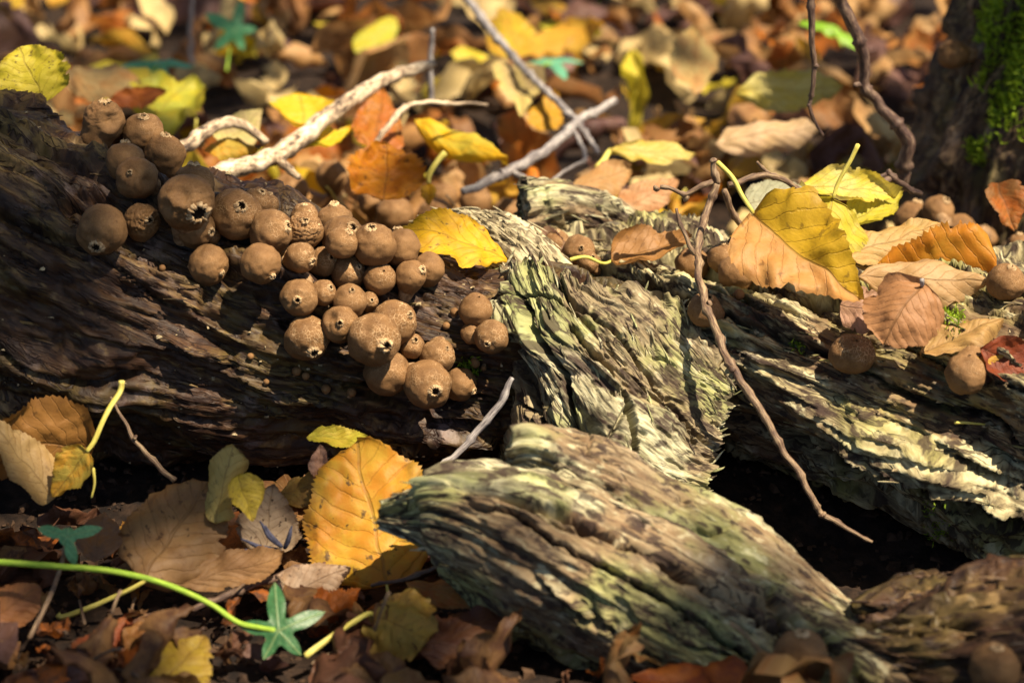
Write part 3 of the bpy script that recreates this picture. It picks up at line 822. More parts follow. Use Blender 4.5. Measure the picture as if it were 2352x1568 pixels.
# ------------------------------------------------------------------ puffballs
def ball(u, v, r, pore=None, crk=0.5, dents=(), wr=0.0, squash=1.0, label=None, names=None, push=0.0, y=None, porer=0.16, stretch=0.0, tone=0):
    return dict(u=u, v=v, r=r * 1.04, pore=pore, crk=crk, dents=dents, wr=wr, squash=squash, label=label, names=names, push=push, y=y, porer=porer, stretch=stretch)
ONA = ('A', 'ground')
BALLS = [
    # back row behind the log's crest, out of focus
    ball(762, 405, 36, label='blurred puffball touching the burnt orange leaf', names=('ground',), y=0.16),
    ball(668, 440, 40, label='blurred round puffball below the forked end of the pale branch', names=('ground',), y=0.12),
    ball(1020, 452, 30, label='small blurred puffball below the upright yellow petiole', names=('ground',), y=0.17),
    ball(1092, 462, 36, label='blurred puffball under the lower end of the grey forked twig', names=('ground',), y=0.15),
    ball(1165, 490, 34, label='blurred puffball beside the dark end of the branch stub', names=('ground',), y=0.13),
    ball(850, 468, 26, names=('ground',), y=0.13, label='small blurred puffball behind the pale wood chip'),
    ball(905, 492, 42, names=('ground',), y=0.11, label='big blurred puffball with sunlit shoulder behind the cluster crest'),
    ball(1000, 500, 42, names=('ground',), y=0.11, label='blurred puffball beside the pale wood chunk'),
    ball(945, 545, 22, names=('ground',), y=0.085, label='small blurred puffball half under the curled yellow leaf'),
    # cluster, back to front
    ball(238, 278, 47, pore=(0.15, -0.1, 1), crk=0.1, dents=(((0.45, -0.8, 0.25), 0.55, 0.28), ((-0.2, -0.9, 0.1), 0.5, 0.10)), wr=0.5, stretch=0.25, names=('A',), y=0.03, push=9, label='collapsed dark puffball with a deep fold at the top of the log'),
    ball(330, 306, 45, pore=(0.1, -0.35, 1), crk=0.3, names=('A',), y=0.035, push=9, label='round puffball with a pale torn crown beside the collapsed one'),
    ball(379, 354, 45, pore=(0.1, 0.0, 1), crk=0.2, names=('A',), y=0.02, push=9, wr=0.2, label='smooth puffball with a small pointed tip'),
    ball(288, 369, 43, pore=(0, 0.3, 1), crk=0.1, dents=(((0.3, -0.8, -0.5), 0.6, 0.2),), names=('A',), label='creased puffball overlapped by the dented one'),
    ball(314, 409, 47, pore=(-0.15, -0.75, 0.5), porer=0.09, crk=0.1, dents=(((0.62, -0.75, 0.05), 0.5, 0.24),), names=('A',), label='puffball with a big soft dent beside its tiny pore'),
    ball(447, 424, 46, pore=(0, 0.1, 1), crk=0.3, names=('A',), label='dark topped puffball behind the large collapsed hole'),
    ball(450, 522, 42, pore=(0.8, -0.4, -0.1), crk=0.1, names=('A',), label='puffball tucked under the one with the large hole'),
    ball(487, 541, 19, pore=(0.2, -0.6, 0.3), names=('A',), label='tiny puffball squeezed under the one with the large hole'),
    ball(428, 463, 62, pore=(0.55, -0.8, -0.2), porer=0.27, crk=0.15, dents=(((0.0, -0.8, 0.55), 0.45, 0.15), ((-0.6, -0.7, 0.0), 0.4, 0.12)), wr=0.35, names=('A',), label='large dented puffball with a gaping torn hole'),
    ball(237, 527, 54, pore=(-0.15, -0.8, -0.45), porer=0.20, crk=0.1, names=('A',), wr=0.15, label='lone puffball with a dark notch facing down the log'),
    ball(325, 508, 40, pore=(0.4, -0.5, 0.2), crk=0.3, dents=(((0.0, -0.9, 0.3), 0.45, 0.10),), wr=0.9, names=('A',), label='wrinkled puffball next to the notched one'),
    ball(615, 470, 26, pore=(0.2, 0, 1), crk=0.7, names=('A',), label='small rough puffball on the crest behind a cracked one'),
    ball(590, 466, 35, pore=(0.4, -0.3, 0.9), crk=0.6, wr=0.4, names=('A',), label='flaking puffball with a spiky torn tip on the crest'),
    ball(543, 493, 57, pore=(0.32, -0.75, 0.6), porer=0.15, crk=0.7, names=('A',), dents=(((-0.4, -0.8, 0.3), 0.4, 0.06),), label='big puffball with a shallow dimple and open pore near its crown'),
    ball(655, 527, 26, pore=(0.5, -0.3, 0.6), crk=0.7, names=('A',), label='cracked little puffball wedged behind a larger one'),
    ball(622, 530, 48, pore=(0.8, -0.4, 0.35), crk=0.5, names=('A',), label='large puffball with a frayed right shoulder'),
    ball(700, 497, 31, pore=(0, -0.2, 1), crk=0.8, names=('A',), label='small crested puffball at the ridge of the cluster'),
    ball(700, 528, 41, pore=(0.1, -0.6, 0.8), crk=0.9, wr=0.7, names=('A',), label='puffball with a crumpled flaky crown'),
    ball(768, 508, 40, pore=(0, 0, 1), crk=0.4, names=('A',), label='smooth puffball half hidden behind the pair with the tear'),
    ball(788, 545, 48, pore=(0.5, -0.5, 0.65), porer=0.17, crk=0.4, names=('A',), label='puffball with a dark ragged tear above its smaller neighbour'),
    ball(860, 562, 48, pore=(-0.1, -0.3, 0.95), porer=0.18, crk=0.2, names=('A',), label='large puffball with a torn brown collar below the wood chip'),
    ball(922, 568, 42, pore=(-0.2, 0.4, 0.9), crk=0.1, names=('A',), label='shaded puffball touching the curled yellow leaf'),
    ball(985, 617, 36, pore=(-0.35, -0.8, 0.3), porer=0.15, crk=0.1, names=ONA, y=0.03, label='blurred puffball with a hole under the curled yellow leaf'),
    ball(943, 632, 35, pore=(0.6, -0.3, 0.4), crk=0.2, names=('A',), label='soft blurred puffball behind the cluster edge'),
    ball(785, 558, 36, pore=(0.5, -0.2, 0.8), crk=0.4, names=('A',), label='small puffball nestled in front of the ragged tear'),
    ball(480, 608, 44, pore=(0.7, -0.6, -0.2), porer=0.10, crk=0.2, names=('A',), label='lone smooth puffball with a pore at its right edge'),
    ball(655, 577, 20, pore=(0.4, -0.5, 0.5), names=('A',), label='tiny puffball squeezed between three larger ones'),
    ball(598, 605, 45, pore=(0.6, -0.6, -0.4), porer=0.10, crk=0.1, stretch=0.2, names=('A',), label='pear shaped puffball lying on its side'),
    ball(690, 591, 34, pore=(0.8, -0.5, -0.1), crk=0.7, names=('A',), label='speckled puffball with a torn pore on its side'),
    ball(742, 600, 33, pore=(0.6, -0.6, 0.5), crk=0.8, names=('A',), label='cracked skinned puffball between speckled neighbours'),
    ball(872, 640, 36, pore=(0.3, -0.6, 0.7), porer=0.05, crk=0.7, names=('A',), label='finely crackled round puffball without an open pore'),
    ball(800, 626, 38, pore=(0.6, -0.5, 0.5), porer=0.12, crk=1.0, names=('A',), label='strongly crackled puffball with a dark side pore'),
    ball(848, 692, 21, pore=(0.3, -0.7, 0.4), crk=0.7, names=('A',), label='small puffball peeping out between two crackled ones'),
    ball(743, 672, 29, pore=(0.6, -0.5, 0.6), crk=0.6, names=('A',), label='small puffball beside the one with a star shaped pore'),
    ball(803, 692, 38, pore=(0.2, -0.5, 0.85), porer=0.10, crk=0.4, names=('A',), label='puffball with a pale nick on its crown mid cluster'),
    ball(688, 684, 42, pore=(0.0, -0.95, 0.25), porer=0.13, crk=0.4, names=('A',), label='puffball with a neat star shaped pore facing forwards'),
    ball(905, 740, 50, pore=(0.7, -0.4, 0.5), porer=0.1, crk=1.0, names=('A',), label='big crackled puffball behind the largest one'),
    ball(782, 745, 41, pore=(0.05, -0.85, 0.4), porer=0.12, crk=0.5, dents=(((-0.5, -0.5, 0.65), 0.5, 0.22),), names=('A',), label='puffball with a scooped dent above its forward pore'),
    ball(706, 776, 49, pore=(0.33, -0.8, -0.35), porer=0.19, crk=1.0, names=('A',), label='netted puffball with a pale lipped pore low on its face'),
    ball(945, 794, 29, pore=(0.3, -0.5, 0.6), crk=0.7, names=('A',), label='small pointed puffball beside the largest one'),
    ball(1005, 818, 39, pore=(0.5, -0.4, 0.6), porer=0.08, crk=0.8, names=('A',), label='round puffball with a faint crackle above the lowest ones'),
    ball(858, 779, 59, pore=(0.50, -0.85, 0.1), porer=0.16, crk=1.0, stretch=0.08, names=('A',), label='largest puffball with pale net cracks and a ragged pore'),
    ball(1057, 882, 37, pore=(0.7, -0.4, -0.2), crk=0.3, names=('A',), label='smooth puffball partly behind the lowest big one'),
    ball(888, 856, 51, pore=(0.3, 0.2, 0.9), porer=0.05, crk=0.5, names=('A',), label='smooth round puffball hanging below the largest one'),
    ball(982, 883, 54, pore=(0.33, -0.9, 0.1), porer=0.16, crk=0.6, names=('A',), label='lowest big puffball with a round crater pore'),
    # trio by the stump piece
    ball(1093, 712, 38, pore=(0.2, -0.3, 0.9), porer=0.05, crk=0.3, names=('A',), label='upper puffball of the trio against the stump piece'),
    ball(1083, 766, 24, pore=(0.3, -0.6, 0.6), porer=0.05, crk=0.3, names=('A',), label='smallest puffball of the trio against the stump piece'),
    ball(1129, 773, 38, pore=(-0.25, -0.95, -0.05), porer=0.13, crk=0.8, names=('A',), label='puffball with a round dark pore against the stump piece'),
    # behind the stump piece
    ball(1278, 560, 31, pore=(0, 0, 1), names=('ground', 'D'), y=0.10, label='puffball beside the pinkish curled leaf scrap'),
    ball(1330, 577, 36, pore=(0.1, -0.8, 0.5), porer=0.09, names=('ground', 'D'), y=0.095, label='puffball with a pin prick pore behind the stump piece'),
    ball(1352, 603, 25, pore=(0.3, -0.5, 0.6), names=('ground', 'D'), y=0.085, label='small puffball above the thin yellow leaf stalk'),
    # on the weathered log
    ball(1660, 592, 34, names=('D',), pore=(0, 0, 1), label='puffball behind the larger one under the tall twig fork'),
    ball(1590, 607, 38, names=('D',), pore=(0.2, 0, 1), label='puffball crossed by the thin side twig'),
    ball(1693, 626, 42, names=('D',), pore=(0.1, 0.1, 1), crk=0.3, label='round puffball in the shade of the big two tone leaf'),
    ball(1618, 712, 38, names=('D',), pore=(0.2, -0.3, 0.9), crk=0.4, label='puffball behind the bent twig on the weathered log'),
    ball(1957, 813, 51, names=('D',), pore=(0.1, -0.4, 0.9), porer=0.04, crk=1.2, wr=0.25, squash=0.88, label='wrinkle crowned puffball alone on the fibrous ridge'),
    ball(2218, 858, 46, names=('D',), pore=(0.1, -0.1, 1), porer=0.05, crk=0.4, stretch=0.45, label='pear shaped puffball with its tapering stalk showing'),
    ball(2310, 648, 41, names=('D', 'F', 'ground'), pore=(0.2, -0.2, 0.9), crk=0.4, label='dark round puffball at the end of the orange toothed leaf'),
    ball(2097, 506, 42, names=('D', 'F', 'ground'), pore=(0.2, 0.2, 0.9), crk=0.1, y=0.12, label='dull puffball at the foot of the mossy stump'),
    ball(2155, 486, 36, names=('D', 'F', 'ground'), pore=(0.4, -0.4, 0.9), crk=0.1, y=0.16, label='puffball below the forked dark twig at the stump'),
    ball(2200, 536, 43, names=('D', 'F', 'ground'), pore=(-0.1, -0.9, 0.3), porer=0.11, crk=0.1, y=0.10, label='puffball with a narrow dark slit'),
    ball(2262, 548, 27, names=('D', 'F', 'ground'), pore=(0, 0, 1), y=0.11, label='small puffball between the slit one and the stump'),
    ball(2340, 562, 26, names=('D', 'F', 'ground'), pore=(0, 0, 1), y=0.10, label='small shaded puffball below the folded brown leaf at the stump'),
    ball(2187, 125, 33, names=('F', 'ground'), pore=(-0.7, -0.3, 0.4), porer=0.07, y=0.30, crk=0.1, label='single puffball on top of the stump root beside the moss'),
    # dark ones in front
    ball(1840, 1508, 62, names=('C',), pore=(0, 0, 1), crk=0.1, label='dark blurred puffball on the lower flank of the cracked log'),
    ball(2285, 1535, 56, names=('E',), pore=(0, 0, 1), crk=0.1, label='dark blurred puffball against the decayed log end'),
]
BUTTONS = [(1042, 725, 10), (1025, 746, 9), (1090, 822, 12), (748, 900, 11), (803, 907, 11), (702, 860, 9), (678, 857, 11), (610, 880, 7), (578, 818, 8), (372, 620, 8), (1690, 680, 13), (1378, 618, 11), (1112, 838, 7)]
BLAB = ['round puffball button beside the upper puffball of the trio', 'lower puffball button beside the trio', 'upright peg shaped button below the trio', 'stubby puffball button below the netted puffball',
        'puffball button with a pale crumb at its foot below the smooth round puffball', 'slim button at the end of the tan fibre patch', 'round button at the end of the tan fibre patch', 'tiny button on the tan fibre patch',
        'tiny button above the tan fibre patch', 'tiny lone button below the lone smooth puffball', 'tall egg shaped button below the puffball shaded by the two tone leaf', 'little round button beside the thin yellow leaf stalk', 'tiny button at the green moss tuft below the trio']
placed = []
def unit(v):
    v = np.array(v, dtype=float)
    return v / (np.linalg.norm(v) + 1e-12)
def dirs_from_pole(p, phis, nt):
    p = unit(p)
    a = unit(np.cross(p, (0.3, 0.9, 0.2)))
    b = np.cross(p, a)
    th = np.linspace(0, 2 * math.pi, nt, endpoint=False)
    return (np.cos(phis)[:, None, None] * p + np.sin(phis)[:, None, None] * (np.cos(th)[None, :, None] * a + np.sin(th)[None, :, None] * b)), th, a, b
def place_ball(s, emb=0.80):
    d = ray(s['u'], s['v']).normalized()
    names = s['names']
    if s['y'] is not None and s['push'] == 9:
        c = at_y(s['u'], s['v'], s['y'])
        Rr = s['r'] * px(c)
        placed.append((c, Rr))
        return c, Rr
    if s['y'] is not None:
        c = at_y(s['u'], s['v'], s['y'])
        Rr = s['r'] * px(c)
        # slide along the ray until it rests on the surface
        for _ in range(60):
            h, q = surf_dist(c, names)
            if q is not None and h > Rr * 0.95 and c.z > q.z:
                c = c + d * 0.003
                Rr = s['r'] * px(c)
                if (c - CAM).length > 1.9:
                    break
            else:
                break
        for _ in range(60):
            h, q = surf_dist(c, names)
            if q is not None and (h < Rr * 0.7 or c.z < q.z):
                c = c - d * 0.002
                Rr = s['r'] * px(c)
            else:
                break
    else:
        h = hit(s['u'], s['v'], names) or hit(s['u'], s['v'])
        c = h[0] + d * 0.004
        for _ in range(80):
            Rr = s['r'] * px(c)
            if surf_dist(c, names)[0] >= Rr * emb and (c - h[0]).dot(d) < 0:
                break
            c = c - d * 0.0012
    c = c - d * s['push']
    n = 0
    while n < 26:
        Rr = s['r'] * px(c)
        bad = any((c - c2).length < 0.84 * (Rr + r2) and not ((c - CAM).length > (c2 - CAM).length + 0.03) for c2, r2 in placed)
        if not bad:
            break
        c = c - d * 0.0015
        n += 1
    placed.append((c, Rr))
    return c, Rr
def make_ball(s, i):
    c, Rr = place_ball(s)
    hq = surf_dist(c, s['names'])
    foot = hq[1] if hq[1] is not None else c - Vector((0, 0, Rr))
    sd = unit(np.array(foot - c) + np.array([0, 0, -0.2 * Rr]))
    fine = px(c) > 0 and s['r'] > 22
    nt = 56 if s['r'] > 40 else 40
    nph = 44 if s['r'] > 40 else 32
    ph0 = s['porer'] * 1.1 if s['pore'] else 0.05
    pole = unit(s['pore'] or (0.1, 0.1, 1.0))
    if -np.dot(pole, sd) < -0.6:
        pole = unit(pole - sd)
    u = np.linspace(0, 1, nph)
    phis = ph0 + (math.pi - 0.02 - ph0) * (u ** 1.25)
    Dd, th, ta, tb = dirs_from_pole(pole, phis, nt)
    Df = Dd.reshape(-1, 3)
    r = 1 + 0.085 * fbm(Df * 1.5, i * 3 + 1, 2) + 0.018 * fbm(Df * 5, i * 3 + 2, 2) + 0.007 * fbm(Df * 14, i * 3 + 5, 2)
    if s['wr']:
        wv = fbm(Df * np.array([3.2, 3.2, 4.5]) + 0.5 * noise3(Df * 3, i)[:, None], i + 200, 3)
        r = r - s['wr'] * 0.16 * (1 - sstep(0, 0.28, np.abs(wv))) * sstep(-0.2, 0.6, Df @ unit(pole + np.array([0, -0.4, 0.3])))
    for dd, ar, dp in s['dents']:
        ca = np.arccos(np.clip(Df @ unit(dd), -1, 1))
        r = r - dp * (1 - sstep(0.15 * ar, ar, ca)) + dp * 0.15 * np.exp(-((ca - ar * 1.05) / (ar * 0.18)) ** 2)
    ds = Df @ sd
    r = r + (0.22 + s['stretch']) * sstep(0.55, 1.0, ds) ** 1.4
    cosr = np.repeat(phis, nt)
    if s['pore']:
        lip = np.exp(-((cosr - ph0) / (ph0 * 0.55)) ** 2)
        jag = noise3(np.stack([np.tile(np.cos(th) * 3, nph), np.tile(np.sin(th) * 3, nph), np.full(nt * nph, i * 1.7)], -1), 5)
        r = r + lip * (0.035 + 0.05 * jag) - 0.04 * np.exp(-((cosr - ph0 * 2.4) / (ph0 * 0.9)) ** 2)
    V = Df * r[:, None] * Rr
    if s['squash'] != 1:
        V[:, 2] *= s['squash']
    up = unit(pole * 0.5 + np.array([0.25, -0.25, 0.9]))
    crk = np.clip(s['crk'] * sstep(-0.1, 0.75, Df @ up), 0, 1.2)
    root = thing('puffball', s['label'], 'mushroom', c)
    V = V + np.array(c)
    part(root, 'cap', V, grid_faces(nph, nt, True)[:, ::-1], M['ball'], attrs={'crackle': crk})
    ring = V.reshape(nph, nt, 3)[0]
    if s['pore'] and s['r'] > 20:
        # dark cup inside the pore
        cc = ring.mean(0)
        rows = [ring]
        for k, dep in ((0.85, 0.06), (0.7, 0.16), (0.4, 0.22), (0.02, 0.24)):
            rows.append(cc + (ring - cc) * k - pole * Rr * dep * (0.5 + ph0 * 2.5))
        pr_ = part(root, 'pore', np.stack(rows), grid_faces(5, nt, True)[:, ::-1], M['pore'])
        if s['porer'] >= 0.08:
            # torn lip: uneven little flaps round the hole
            jg = noise3(np.stack([np.cos(th) * 4, np.sin(th) * 4, np.full(nt, i * 2.3)], -1), 9) + 0.5 * noise3(np.stack([np.cos(th) * 9, np.sin(th) * 9, np.full(nt, i * 2.3)], -1), 19)
            outw = (ring - cc)
            jj = np.clip(jg, -0.5, 1)
            a0 = cc + outw * (1.55 + 0.35 * jj)[:, None] - pole * Rr * 0.05
            a1 = cc + outw * (1.22 + 0.10 * jj)[:, None] + pole * Rr * (0.03 + 0.05 * jj)[:, None]
            a2 = cc + outw * (0.92 - 0.40 * jj)[:, None] + pole * Rr * (0.07 + 0.13 * jj)[:, None]
            a3 = cc + outw * (0.86 - 0.2 * jj)[:, None] - pole * Rr * 0.05
            part(pr_, 'pore_rim', np.stack([a0, a1, a2, a3]), grid_faces(4, nt, True)[:, ::-1], M['pore_rim'])
    # stalk down to the wood
    tip = np.array(foot) + sd * 0.003
    st = np.array(c) + sd * Rr * 0.75
    L = np.linalg.norm(tip - st)
    if L > 1.3 * Rr:
        tip = st + (tip - st) * 1.3 * Rr / L
    a = unit(np.cross(sd, (0.3, 0.9, 0.2))); b = np.cross(sd, a)
    rows = []
    t2 = np.linspace(0, 2 * math.pi, 18, endpoint=False)
    for f_ in np.linspace(0, 1, 6):
        rr = Rr * (0.62 - 0.30 * f_ + 0.12 * f_ ** 3) * (1 + 0.08 * np.sin(t2 * 3 + i + f_ * 4))
        rows.append(st + (tip - st) * f_ + rr[:, None] * (np.cos(t2)[:, None] * a + np.sin(t2)[:, None] * b))
    part(root, 'stalk', np.stack(rows), grid_faces(6, 18, True)[:, ::-1], M['stalk'])
    return root
for i, s in enumerate(BALLS):
    make_ball(s, i)
for i, (u, v, r) in enumerate(BUTTONS):
    h = hit(u, v, ('A', 'D', 'ground'))
    c = h[0]
    Rr = r * px(c)
    nph, nt = 14, 16
    Dd, th, _, _ = dirs_from_pole((0.1, -0.5, 0.9), np.linspace(0.02, math.pi - 0.02, nph), nt)
    Df = Dd.reshape(-1, 3)
    rr = 1 + 0.08 * fbm(Df * 2, i + 300, 2)
    V = Df * rr[:, None] * Rr
    cc = np.array(c) + np.array(h[1]) * Rr * 1.1
    root = thing('puffball_button', BLAB[i], 'mushroom', c, 'young puffball buttons on the logs')
    part(root, 'cap', V + cc, grid_faces(nph, nt, True)[:, ::-1], M['ball'], attrs={'crackle': np.zeros(len(V))})
    rows = []
    t2 = np.linspace(0, 2 * math.pi, 12, endpoint=False)
    nn = np.array(h[1]); a = unit(np.cross(nn, (0.3, 0.9, 0.2))); b = np.cross(nn, a)
    for f_, q in ((0, 0.75), (0.5, 0.62), (1, 0.7)):
        rows.append(cc - nn * Rr * (0.4 + 1.0 * f_) + Rr * q * (np.cos(t2)[:, None] * a + np.sin(t2)[:, None] * b))
    part(root, 'stalk', np.stack(rows), grid_faces(3, 12, True), M['stalk'])

# ------------------------------------------------------------------ twigs
def tube(pts, radii, seed, n=None, nt=12, node=0.018, nodea=0.25, wig=0.0006):
    pts = np.array([tuple(p) for p in pts])
    L = np.linalg.norm(np.diff(pts, axis=0), axis=1).sum()
    n = n or max(12, int(L / 0.0022))
    C = catmull(np.concatenate([pts, np.array(radii)[:, None]], 1), n)
    rad = C[:, 3]; C = C[:, :3]
    S = np.concatenate([[0], np.cumsum(np.linalg.norm(np.diff(C, axis=0), axis=1))])
    C = C + wig * np.stack([noise3(np.stack([S * 90, S * 0 + k * 9, S * 0], -1), seed + k) for k in range(3)], -1) * 2
    T, N, B = frames(C)
    th = np.linspace(0, 2 * math.pi, nt, endpoint=False)
    nd = np.exp(-(((S + 0.3 * node * noise3(np.stack([S * 30, S * 0, S * 0], -1), seed)) % node - node / 2) / 0.0012) ** 2) * nodea
    TH = np.repeat(th[None], n, 0)
    G = np.stack([np.repeat(S[:, None], nt, 1), np.cos(TH) * 0.004 + seed, np.sin(TH) * 0.004], -1)
    bump = 1 + 0.10 * noise3(np.stack([G[..., 0].ravel() * 70, np.cos(TH).ravel() * 1.5, np.sin(TH).ravel() * 1.5 + seed], -1), seed + 2).reshape(n, nt)
    rr = np.maximum(rad, 0.0002)[:, None] * (1 + nd[:, None]) * bump
    endf = np.ones(n); endf[0] = 0.05; endf[-1] = 0.05
    rr = rr * endf[:, None]
    C[0] = C[1] + (C[0] - C[1]) * 0.2; C[-1] = C[-2] + (C[-1] - C[-2]) * 0.2
    V = C[:, None] + rr[..., None] * (np.cos(TH)[..., None] * N[:, None] + np.sin(TH)[..., None] * B[:, None])
    return V, grid_faces(n, nt, True), G.reshape(-1, 3)
def twig(label, mat, main, shoots=(), buds=(), name='twig', cat='twig', seed=0, node=0.018, wig=0.0007, nodea=0.5, main_name='stem', group=None):
    """rows: (u, v, y, radius in mm)"""
    def pr(rows):
        return [at_y(u, v, y) for u, v, y, r in rows], [r * 0.00088 for u, v, y, r in rows]
    p, r = pr(main)
    low = min(p, key=lambda q: q.z)
    root = thing(name, label, cat, low, group)
    V, F, G = tube(p, r, seed, node=node, wig=wig, nodea=nodea)
    part(root, main_name, V, F, M[mat], attrs={'grain': G})
    for k, sh in enumerate(shoots):
        p, r = pr(sh)
        V, F, G = tube(p, r, seed + 3 + k, node=node * 0.8, wig=wig, nodea=nodea)
        part(root, 'side_shoot', V, F, M[mat], attrs={'grain': G})
    for k, (u, v, y, r, du, dv) in enumerate(buds):
        a = at_y(u, v, y); b = at_y(u + du, v + dv, y)
        V, F, G = tube([a, a.lerp(b, 0.4), b], [r * 0.0008, r * 0.001, r * 0.0003], seed + 30 + k, n=8, nt=10, nodea=0)
        part(root, 'bud', V, F, M[mat], attrs={'grain': G})
    return root
twig('bent twig with forked top leaning across the weathered log', 'twig_tan',
     [(1648, 420, 0.015, 2.4), (1625, 480, 0.008, 2.5), (1605, 560, -0.018, 2.4), (1608, 650, -0.045, 2.5), (1640, 750, -0.072, 2.5), (1685, 850, -0.096, 2.6), (1755, 955, -0.112, 2.4), (1800, 1035, -0.122, 2.2), (1852, 1115, -0.132, 2.0), (1890, 1180, -0.138, 1.9), (1950, 1215, -0.143, 1.4), (2008, 1246, -0.148, 0.9)],
     shoots=[[(1650, 425, 0.015, 2.3), (1640, 395, 0.016, 2.2), (1637, 362, 0.017, 2.0)],
             [(1645, 415, 0.015, 1.9), (1612, 425, 0.012, 1.7), (1578, 443, 0.010, 1.5), (1545, 437, 0.008, 1.4), (1508, 428, 0.006, 1.5)],
             [(1660, 430, 0.015, 2.2), (1680, 480, 0.018, 2.0), (1700, 515, 0.02, 1.9), (1740, 535, 0.022, 1.7)],
             [(1665, 425, 0.016, 2.2), (1715, 412, 0.022, 2.1), (1765, 402, 0.03, 2.0), (1810, 420, 0.035, 1.9), (1862, 450, 0.04, 1.7), (1905, 470, 0.042, 1.6)],
             [(1772, 405, 0.03, 1.4), (1752, 388, 0.03, 1.1), (1733, 368, 0.03, 0.9)],
             [(1604, 600, -0.031, 1.6), (1575, 545, -0.026, 1.4), (1562, 505, -0.022, 1.2), (1553, 472, -0.02, 0.9)]],
     buds=[(1512, 430, 0.006, 2.2, -8, 12), (1578, 445, 0.010, 2.0, -4, 22), (1640, 370, 0.017, 2.4, -2, -10), (1685, 850, -0.097, 2.4, -12, -10), (1888, 1178, -0.139, 2.4, 4, 12), (1628, 700, -0.06, 2.2, 10, -6)], seed=3)
twig('dark knobbly twig rising in front of the mossy stump', 'twig_dark',
     [(1915, -40, 0.16, 4.2), (1940, 20, 0.16, 4.4), (1968, 80, 0.16, 4.4), (1988, 140, 0.16, 4.0), (1988, 195, 0.16, 3.9), (2020, 240, 0.16, 4.0), (2060, 285, 0.16, 4.6), (2085, 320, 0.162, 5.2), (2078, 380, 0.165, 5.0), (2070, 440, 0.17, 4.0)],
     shoots=[[(1988, 198, 0.16, 2.4), (1970, 196, 0.158, 2.0), (1960, 198, 0.156, 1.6)]], seed=5, node=0.03)
twig('thin drooping brown twig hanging above the blurred litter', 'twig_dark',
     [(1862, -40, 0.12, 2.6), (1864, 20, 0.12, 2.5), (1862, 80, 0.12, 2.2), (1872, 140, 0.12, 1.9), (1868, 210, 0.12, 1.7), (1862, 245, 0.12, 1.4), (1875, 285, 0.12, 1.2), (1893, 316, 0.12, 0.8)],
     buds=[(1871, 150, 0.12, 1.6, 12, 6), (1862, 240, 0.12, 1.5, -8, 4)], seed=8, node=0.03)
twig('dark forked twig resting against the foot of the stump', 'twig_dark',
     [(2125, 452, 0.10, 1.8), (2085, 432, 0.095, 2.1), (2050, 405, 0.09, 2.3), (2035, 385, 0.09, 1.6)],
     shoots=[[(2050, 408, 0.09, 2.0), (2000, 432, 0.08, 1.9), (1950, 452, 0.07, 1.7), (1895, 462, 0.06, 1.4)], [(2040, 398, 0.09, 1.5), (2010, 410, 0.085, 1.2), (1990, 425, 0.08, 0.9)], [(1990, 438, 0.078, 1.4), (1968, 465, 0.07, 1.1), (1950, 488, 0.066, 0.8)]], seed=11)
twig('slender grey twig slanting down through the blurred litter', 'twig_grey',
     [(1050, -40, 0.62, 4.0), (1090, 20, 0.58, 4.0), (1140, 85, 0.53, 3.8), (1200, 155, 0.47, 3.4), (1260, 215, 0.42, 3.2), (1320, 275, 0.37, 3.0), (1350, 315, 0.34, 2.6), (1372, 355, 0.31, 2.2)], seed=14, node=0.04)
twig('forked grey twig lying on the litter behind the stump piece', 'twig_grey',
     [(1420, 228, 0.40, 3.4), (1365, 258, 0.38, 3.6), (1325, 280, 0.36, 3.8), (1285, 320, 0.33, 4.2), (1255, 345, 0.31, 4.2), (1200, 378, 0.28, 4.2), (1150, 402, 0.26, 4.2), (1100, 428, 0.24, 3.6), (1060, 440, 0.23, 3.0)],
     shoots=[[(1175, 392, 0.27, 2.8), (1210, 415, 0.25, 2.6), (1245, 437, 0.23, 2.0)], [(1315, 295, 0.35, 2.0), (1345, 360, 0.30, 1.8), (1300, 390, 0.28, 1.5), (1270, 415, 0.27, 1.2)]], seed=17, node=0.05)
twig('thick sunlit pale branch with a jagged broken fork behind the log', 'twig_pale',
     [(1006, 148, 0.36, 1.5), (985, 150, 0.355, 4.6), (930, 166, 0.335, 5.2), (860, 195, 0.30, 6.0), (790, 240, 0.265, 6.6), (730, 285, 0.235, 7.0), (675, 330, 0.205, 7.4), (630, 360, 0.18, 7.2), (565, 382, 0.155, 7.0), (510, 395, 0.135, 6.6), (478, 408, 0.12, 4.5)],
     shoots=[[(635, 362, 0.18, 4.0), (662, 388, 0.165, 3.4), (690, 410, 0.15, 2.2)],
             [(405, 350, 0.16, 5.0), (440, 325, 0.175, 5.2), (480, 298, 0.195, 5.0), (530, 282, 0.215, 4.4), (580, 300, 0.21, 3.6), (615, 330, 0.20, 3.0)]], name='branch', cat='branch', seed=20, node=0.055, nodea=0.16, wig=0.0008)
twig('thin whitish twig rising from the burnt orange leaf', 'twig_pale',
     [(838, 362, 0.20, 1.6), (862, 330, 0.21, 2.0), (900, 280, 0.235, 2.4), (925, 250, 0.25, 2.6), (955, 238, 0.26, 2.0), (1040, 236, 0.275, 1.6), (1130, 244, 0.28, 1.2)], seed=23)
twig('upright bluish stem behind the tip of the pale branch', 'twig_grey', [(992, 245, 0.43, 2.6), (990, 200, 0.43, 2.6), (988, 150, 0.43, 2.5), (990, 105, 0.43, 2.2), (994, 60, 0.43, 1.8)], seed=26, node=0.06)
twig('upright bluish stem standing near the green seedling', 'twig_grey', [(448, 170, 0.72, 2.4), (440, 120, 0.72, 2.4), (438, 60, 0.72, 2.2), (442, -10, 0.72, 2.0)], seed=27, node=0.06)
